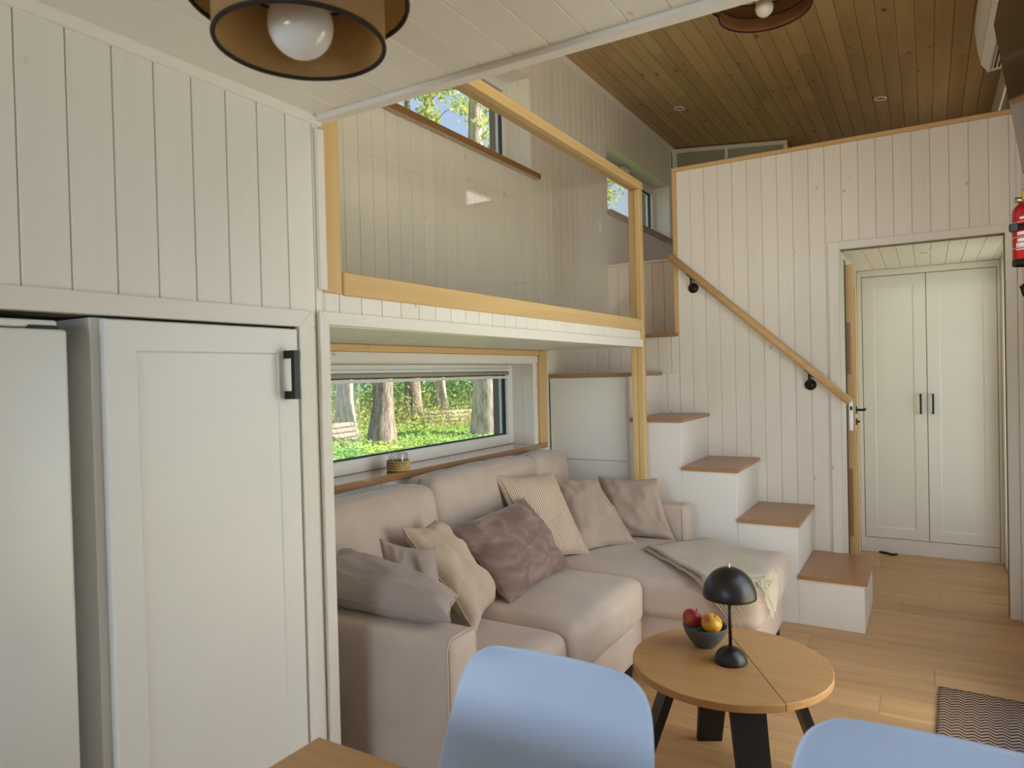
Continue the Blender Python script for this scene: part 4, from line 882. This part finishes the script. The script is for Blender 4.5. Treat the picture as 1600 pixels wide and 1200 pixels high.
# ------------------------------------------------------------------ air conditioner, television, fire extinguisher, hooks
ac = tag(empty('air_conditioner', (3.75, YR, 2.9)), 'white wall-mounted air conditioner under the wooden ceiling', 'air conditioner')
pr = [(0.0, 2.79), (0.09, 2.762), (0.150, 2.756), (0.186, 2.81), (0.200, 2.89), (0.207, 2.976), (0.200, 3.05), (0.18, 3.075), (0.0, 3.08)]
prism('body', [(a, b - 2.9) for a, b in pr], 3.30 - 3.75, 4.115 - 3.75, 'X', 'ac_white', ac, 0.006)
prism('flap', [(0.150, 2.748 - 2.9), (0.180, 2.795 - 2.9), (0.187, 2.793 - 2.9), (0.156, 2.744 - 2.9)], 3.36 - 3.75, 4.085 - 3.75, 'X', 'ac_white', ac)
prism('slot', [(0.178, 2.797 - 2.9), (0.184, 2.806 - 2.9), (0.1865, 2.803 - 2.9), (0.181, 2.793 - 2.9)], 3.36 - 3.75, 4.085 - 3.75, 'X', 'gasket', ac)
prism('outlet', [(0.095, 2.762 - 2.9), (0.146, 2.757 - 2.9), (0.146, 2.7545 - 2.9), (0.095, 2.7595 - 2.9)], 3.38 - 3.75, 4.07 - 3.75, 'X', 'gasket', ac)
for k in range(3): prism('louver', [(0.100 + 0.016 * k, 2.760 - 2.9), (0.111 + 0.016 * k, 2.748 - 2.9), (0.113 + 0.016 * k, 2.750 - 2.9), (0.102 + 0.016 * k, 2.762 - 2.9)], 3.38 - 3.75, 4.07 - 3.75, 'X', 'ac_white', ac)
tv = tag(empty('television', (2.82, YR + 0.145, 2.36)), 'black flat television tilted down high on the side wall', 'television')
tilt = -math.atan2(0.087, 0.60)
pt = empty('x'); bpy.data.objects.remove(pt)
for (nm, a, b, c, d, e, f_, mt) in (('cabinet', -0.48, 0.48, -0.030, 0.0, -0.305, 0.305, 'black_metal'), ('screen', -0.472, 0.472, 0.0, 0.003, -0.292, 0.297, 'screen')):
    o = link(nm, box_mesh(b - a, d - c, f_ - e, 0.002, 1, mt), None, tv, ((a + b) / 2, (c + d) / 2, (e + f_) / 2))
tv.rotation_euler = (tilt, 0, 0)
box_ = link('wall_mount', box_mesh(0.30, 0.10, 0.20, 0.004, 1, 'black_metal'), None, tv, (0, -0.08, 0.0))
fe = tag(empty('fire_extinguisher', (3.40, -0.352, 1.73)), 'red fire extinguisher with a black strap hanging on the side wall', 'extinguisher')
revolve('cylinder', [(0.0, 0.008), (0.05, 0.008), (0.055, 0.02), (0.055, 0.205), (0.050, 0.225), (0.036, 0.242), (0.018, 0.25), (0.016, 0.262), (0.0, 0.262)], 'red_paint', fe, n=36)
revolve('foot_ring', [(0.050, 0.0), (0.0565, 0.0), (0.0565, 0.022), (0.052, 0.022)], 'black_metal', fe, n=36)
revolve('strap', [(0.0555, 0.135), (0.058, 0.135), (0.058, 0.158), (0.0555, 0.158)], 'black_metal', fe, n=36)
box('buckle', 3.355, 3.375, -0.315, -0.285, 1.862, 1.892, 'black_metal', fe, 0.003)
tube('valve', [(0, 0, 0.25), (0, 0, 0.30)], 0.016, 'black_metal', fe, 14); box('lever', 3.33, 3.47, -0.36, -0.344, 2.01, 2.026, 'black_metal', fe, 0.003); box('pin_tag', 3.375, 3.395, -0.345, -0.33, 1.985, 2.02, 'yellow', fe, 0.002)
tube('gauge', [(0, 0.0, 0.255), (-0.012, 0.045, 0.258)], 0.012, 'steel', fe, 14)
def label_patch(z0, z1, a0, a1, nm):
    V = []; F = []; n = 10
    for k in range(n + 1):
        a = a0 + (a1 - a0) * k / n
        for z in (z0, z1): V.append((0.0556 * math.cos(a), 0.0556 * math.sin(a), z))
    for k in range(n): F.append((2 * k, 2 * k + 2, 2 * k + 3, 2 * k + 1))
    me = bpy.data.meshes.new(nm); me.from_pydata(V, [], F); link(nm, me, 'label_white', fe)
for (z0, z1, a0, a1) in ((0.166, 0.168, 1.7, 4.4), (0.176, 0.186, 2.5, 3.3), (0.108, 0.110, 1.7, 4.4), (0.116, 0.128, 2.3, 2.8), (0.116, 0.128, 3.0, 3.6), (0.090, 0.103, 2.3, 3.5), (0.066, 0.068, 1.7, 4.4), (0.070, 0.086, 2.2, 2.9), (0.070, 0.086, 3.05, 3.7), (0.058, 0.062, 2.2, 3.6)): label_patch(z0, z1, a0, a1, 'label_print')
hk = tag(empty('coat_hook_rail', (3.47, YR, 1.66)), 'row of black coat hooks below the fire extinguisher', 'coat hooks')
box('plate', 3.27, 3.67, YR, YR + 0.008, 1.63, 1.67, 'black_metal', hk, 0.001)
for k in range(5): tube('hook', [(-0.16 + 0.08 * k, 0.006, 0.0), (-0.16 + 0.08 * k, 0.05, -0.035), (-0.16 + 0.08 * k, 0.075, -0.03), (-0.16 + 0.08 * k, 0.085, 0.012)], 0.0055, 'black_metal', hk, 8)

# ------------------------------------------------------------------ outdoors: woodland beyond the windows
GZ = -0.42
gr = structure(quad_mesh('ground', [[(-60, -60, GZ), (90, -60, GZ), (90, 90, GZ), (-60, 90, GZ)]], 'soil'))
rn = random.Random(3)
def leaf_cloud(name, pts, size, mat, parent=None, flat=0.0, loc=(0, 0, 0)):
    V = []; F = []
    for p in pts:
        a = Vector((rn.gauss(0, 1), rn.gauss(0, 1), rn.gauss(0, 1) * (1 - flat))).normalized(); b = a.orthogonal().normalized(); b.rotate(Matrix.Rotation(rn.uniform(0, 6.28), 3, a)); s = size * rn.uniform(0.6, 1.4)
        k = len(V); p = Vector(p); c_ = a.cross(b)
        V += [tuple(p - a * s), tuple(p + b * s * 0.45), tuple(p + a * s + c_ * s * 0.2), tuple(p - b * s * 0.45)]; F.append((k, k + 1, k + 2, k + 3))
    me = bpy.data.meshes.new(name); me.from_pydata(V, [], F); return link(name, me, mat, parent, loc)
TRUNKS = []; PILES = []
def taken(x, y, z):
    """is the spot inside a trunk or a log pile?"""
    if any((x - a) ** 2 + (y - b) ** 2 < (1.5 * r_ if z < 1.0 else 1.1 * r_) ** 2 for a, b, r_ in TRUNKS) and z < 4: return True
    for (p0, L_, cr) in PILES:
        d = Vector((x, y, 0)) - p0; u = d.dot(L_.normalized())
        if -0.08 < u < L_.length + 0.08 and -0.16 < d.dot(cr) < 0.80 and z < GZ + 0.62: return True
    return False
def tree(base, r, h, lean, brk, lf, label, seed, leaves=1100, first=3.5, lsize=0.10, spread=2.6):
    q = random.Random(seed); root = tag(empty('tree', (base[0], base[1], GZ)), label, 'tree', 'trees outside the windows')
    TRUNKS.append((base[0], base[1], r)); V = []; F = []; tips = []
    def limb(pts, rads, n):
        b0 = len(V)
        for i, p in enumerate(pts):
            d = (pts[min(i + 1, len(pts) - 1)] - pts[max(i - 1, 0)]).normalized(); a = d.orthogonal().normalized(); b = d.cross(a)
            for k in range(n): t_ = 2 * math.pi * k / n; rr = rads[i] * (1 + 0.12 * noise.noise(Vector((p.z * 0.8 + seed, math.cos(t_) * 1.5, math.sin(t_) * 1.5)))); V.append(tuple(p + (a * math.cos(t_) + b * math.sin(t_)) * rr))
        for i in range(len(pts) - 1):
            for k in range(n): k2 = (k + 1) % n; F.append((b0 + i * n + k, b0 + i * n + k2, b0 + (i + 1) * n + k2, b0 + (i + 1) * n + k))
    spine = [Vector((lean[0] * (z / h) * h + 0.10 * math.sin(z * 0.6 + seed), lean[1] * z + 0.08 * math.cos(z * 0.5 + seed), z)) for z in [h * k / 12 for k in range(13)]]
    limb(spine, [r * (1.35 if k == 0 else 1) * (1 - 0.8 * k / 12) for k in range(13)], 14)
    for bnum in range(16):
        z = first + (h - first) * (bnum + q.random()) / 16; i = min(11, int(z / h * 12)); st_ = spine[i].lerp(spine[i + 1], z / h * 12 - i)
        az = q.uniform(0, 6.28); L_ = spread * q.uniform(0.5, 1.0); up = q.uniform(0.1, 0.7); pts = [st_]
        for s in range(1, 6): pts.append(st_ + Vector((math.cos(az) * L_ * s / 5, math.sin(az) * L_ * s / 5, up * L_ * (s / 5) ** 1.4 + q.gauss(0, 0.05))))
        rb = r * 0.24 * (1 - z / h * 0.6); limb(pts, [rb * (1 - 0.16 * s) for s in range(6)], 6)
        for tw in range(7):
            s = q.uniform(0.3, 1.0) * 5; i2 = min(4, int(s)); p0 = pts[i2].lerp(pts[i2 + 1], s - i2); dr_ = Vector((q.gauss(0, 1), q.gauss(0, 1), q.gauss(0.2, 0.6))).normalized() * q.uniform(0.4, 1.0)
            limb([p0, p0 + dr_ * 0.5 + Vector((0, 0, 0.05)), p0 + dr_], [rb * 0.22, rb * 0.14, rb * 0.05], 4); tips.append((p0, p0 + dr_))
    me = bpy.data.meshes.new('trunk'); me.from_pydata(V, [], F); link('trunk', me, brk, root, (0, 0, 0), True)
    pts = []
    for k in range(leaves):
        a, b = tips[q.randrange(len(tips))]; pts.append(a.lerp(b, q.uniform(0.2, 1.15)) + Vector((q.gauss(0, 0.16), q.gauss(0, 0.16), q.gauss(0, 0.14))))
    leaf_cloud('crown', pts, lsize, lf, root)
    return root
tree((13.9, 12.3), 0.30, 13, (0.0, 0.0), 'bark_dark', 'leaf_spring', 'thick grey-brown tree trunk standing beside the weathered log stack', 1, 2600, 5)
tree((17.2, 11.2), 0.42, 15, (-0.01, 0.0), 'bark_pale', 'leaf_spring', 'broad pale sunlit tree trunk at the stair end of the window view', 2, 2800, 5)
tree((19.8, 16.0), 0.30, 14, (0.01, 0.0), 'bark_dark', 'leaf_spring', 'dark tree trunk between the weathered stack and the reddish log pile', 3, 2600, 5)
tree((21.3, 15.75), 0.22, 17, (-0.045, 0.0), 'bark_pale', 'leaf_spring', 'slender pale tree trunk rising behind the reddish log pile', 4, 2600, 5)
tree((15.2, 14.7), 0.27, 14, (-0.01, 0.0), 'bark_pale', 'leaf_spring', 'pale tree trunk close behind the thick grey-brown tree', 5, 2400, 5)
tree((13.6, 15.2), 0.18, 13, (0.0, 0.0), 'bark_pale', 'leaf_spring', 'thin pale tree behind the weathered log stack', 6, 2400, 5)
tree((24.0, 11.2), 0.26, 14, (0.0, 0.0), 'bark_pale', 'leaf_spring', 'pale tree beyond the upper window at the top of the stairs', 8, 2800, 4)
tree((28.0, 13.0), 0.26, 14, (0.0, 0.0), 'bark_dark', 'leaf_spring', 'dark tree far behind the pale stair-end trees', 9, 2800, 4)
# log piles
def logs(x0, y0, dx, dy, n, label, red):
    L_ = Vector((dx, dy, 0)); cr = Vector((-dy, dx, 0)).normalized(); i = 0; PILES.append((Vector((x0, y0, 0)), L_, cr))
    for rowk in range(4):
        for c_ in range(5 - rowk):
            r_ = 0.078; p = Vector((x0, y0, GZ + 0.078 + rowk * 0.133)) + cr * (c_ * 0.158 + rowk * 0.079)
            o = tube('log', [(0, 0, 0), tuple(L_ * 0.5 + Vector((0, 0, 0.005))), tuple(L_)], [r_, r_ * 0.96, r_ * 0.9], 'bark_dark' if not red else 'bark_pale', None, 10, p); tag(o, label, 'log', label.split(' lying')[0] + ' pile'); i += 1
logs(11.0, 13.2, 3.6, 0.5, 10, 'weathered log lying in the stack beside the thick tree', False)
logs(19.0, 14.9, 2.9, -1.5, 10, 'reddish pale log lying in the pile under the slender tree', True)
# unseen overhangs added to keep the sun out of the glazed side
structure(box('sun_block_canopy', -1.5, 8.4, YR - 2.3, YR - 0.2, 2.12, 2.20, 'sun_block')); structure(prism('sun_block_eaves', [(YR - 1.3, 3.26), (YR - 0.2, 3.37), (YR - 0.2, 3.41), (YR - 1.3, 3.30)], -1.8, 7.3, 'X', 'sun_block'))
# ground cover, reeds and the leafy wall of the wood (uncountable)
cover = []
for k in range(42000):
    d_ = rn.uniform(9.5, 27); a_ = math.radians(rn.uniform(24, 66)); x_, y_ = d_ * math.cos(a_), d_ * math.sin(a_)
    hgt = 0.15 + 0.18 * noise.noise(Vector((x_ * 0.5, y_ * 0.5, 0))); cover.append((x_, y_, GZ + max(0.02, rn.random() * max(hgt, 0.08))))
cover = [p for p in cover if not taken(*p)]
tag(leaf_cloud('ground_foliage', cover, 0.06, 'leaf_ground', None, 0.3), 'bright green low plants covering the forest floor', 'plants', kind='stuff')
reeds = []
for k in range(900):
    d_ = rn.uniform(22, 28); a_ = math.radians(rn.uniform(26, 64)); x_, y_ = d_ * math.cos(a_), d_ * math.sin(a_); hgt = rn.uniform(0.5, 1.3); lx, ly = rn.gauss(0, 0.25), rn.gauss(0, 0.25)
    if any(taken(x_ + lx * w_, y_ + ly * w_, GZ + hgt * w_) for w_ in (0, 0.25, 0.5, 0.75, 1)): continue
    reeds.append([(x_, y_, GZ), (x_ + 0.02, y_ - 0.02, GZ), (x_ + lx + 0.008, y_ + ly - 0.008, GZ + hgt), (x_ + lx, y_ + ly, GZ + hgt)])
tag(quad_mesh('undergrowth', reeds, 'reed'), 'dry yellow-brown stalks behind the log piles', 'reeds', kind='stuff')
wallp = []
for k in range(52000):
    d_ = rn.uniform(27, 38); a_ = math.radians(rn.uniform(18, 70)); x_, y_ = d_ * math.cos(a_), d_ * math.sin(a_)
    z_ = GZ + 6.0 * rn.random() ** 1.7 * (0.75 + 0.5 * noise.noise(Vector((x_ * 0.25, y_ * 0.25, 3)))); wallp.append((x_, y_, z_))
wallp = [p for p in wallp if not taken(*p)]
tag(leaf_cloud('forest_foliage', wallp, 0.13, 'leaf_green', None), 'dense green leafage of the wood behind the tree trunks', 'foliage', kind='stuff')
bush = []
for k in range(30):
    d_ = rn.uniform(20.5, 27); a_ = math.radians(rn.uniform(28, 64)); cx, cy = d_ * math.cos(a_), d_ * math.sin(a_)
    for j in range(260): bush.append((cx + rn.gauss(0, 0.6), cy + rn.gauss(0, 0.6), GZ + abs(rn.gauss(0.2, 0.5))))
bush = [p for p in bush if not taken(*p)]
tag(leaf_cloud('shrub_foliage', bush, 0.05, 'leaf_spring', None), 'sunlit yellow-green shrub sprays between the tree trunks', 'shrubs', kind='stuff')
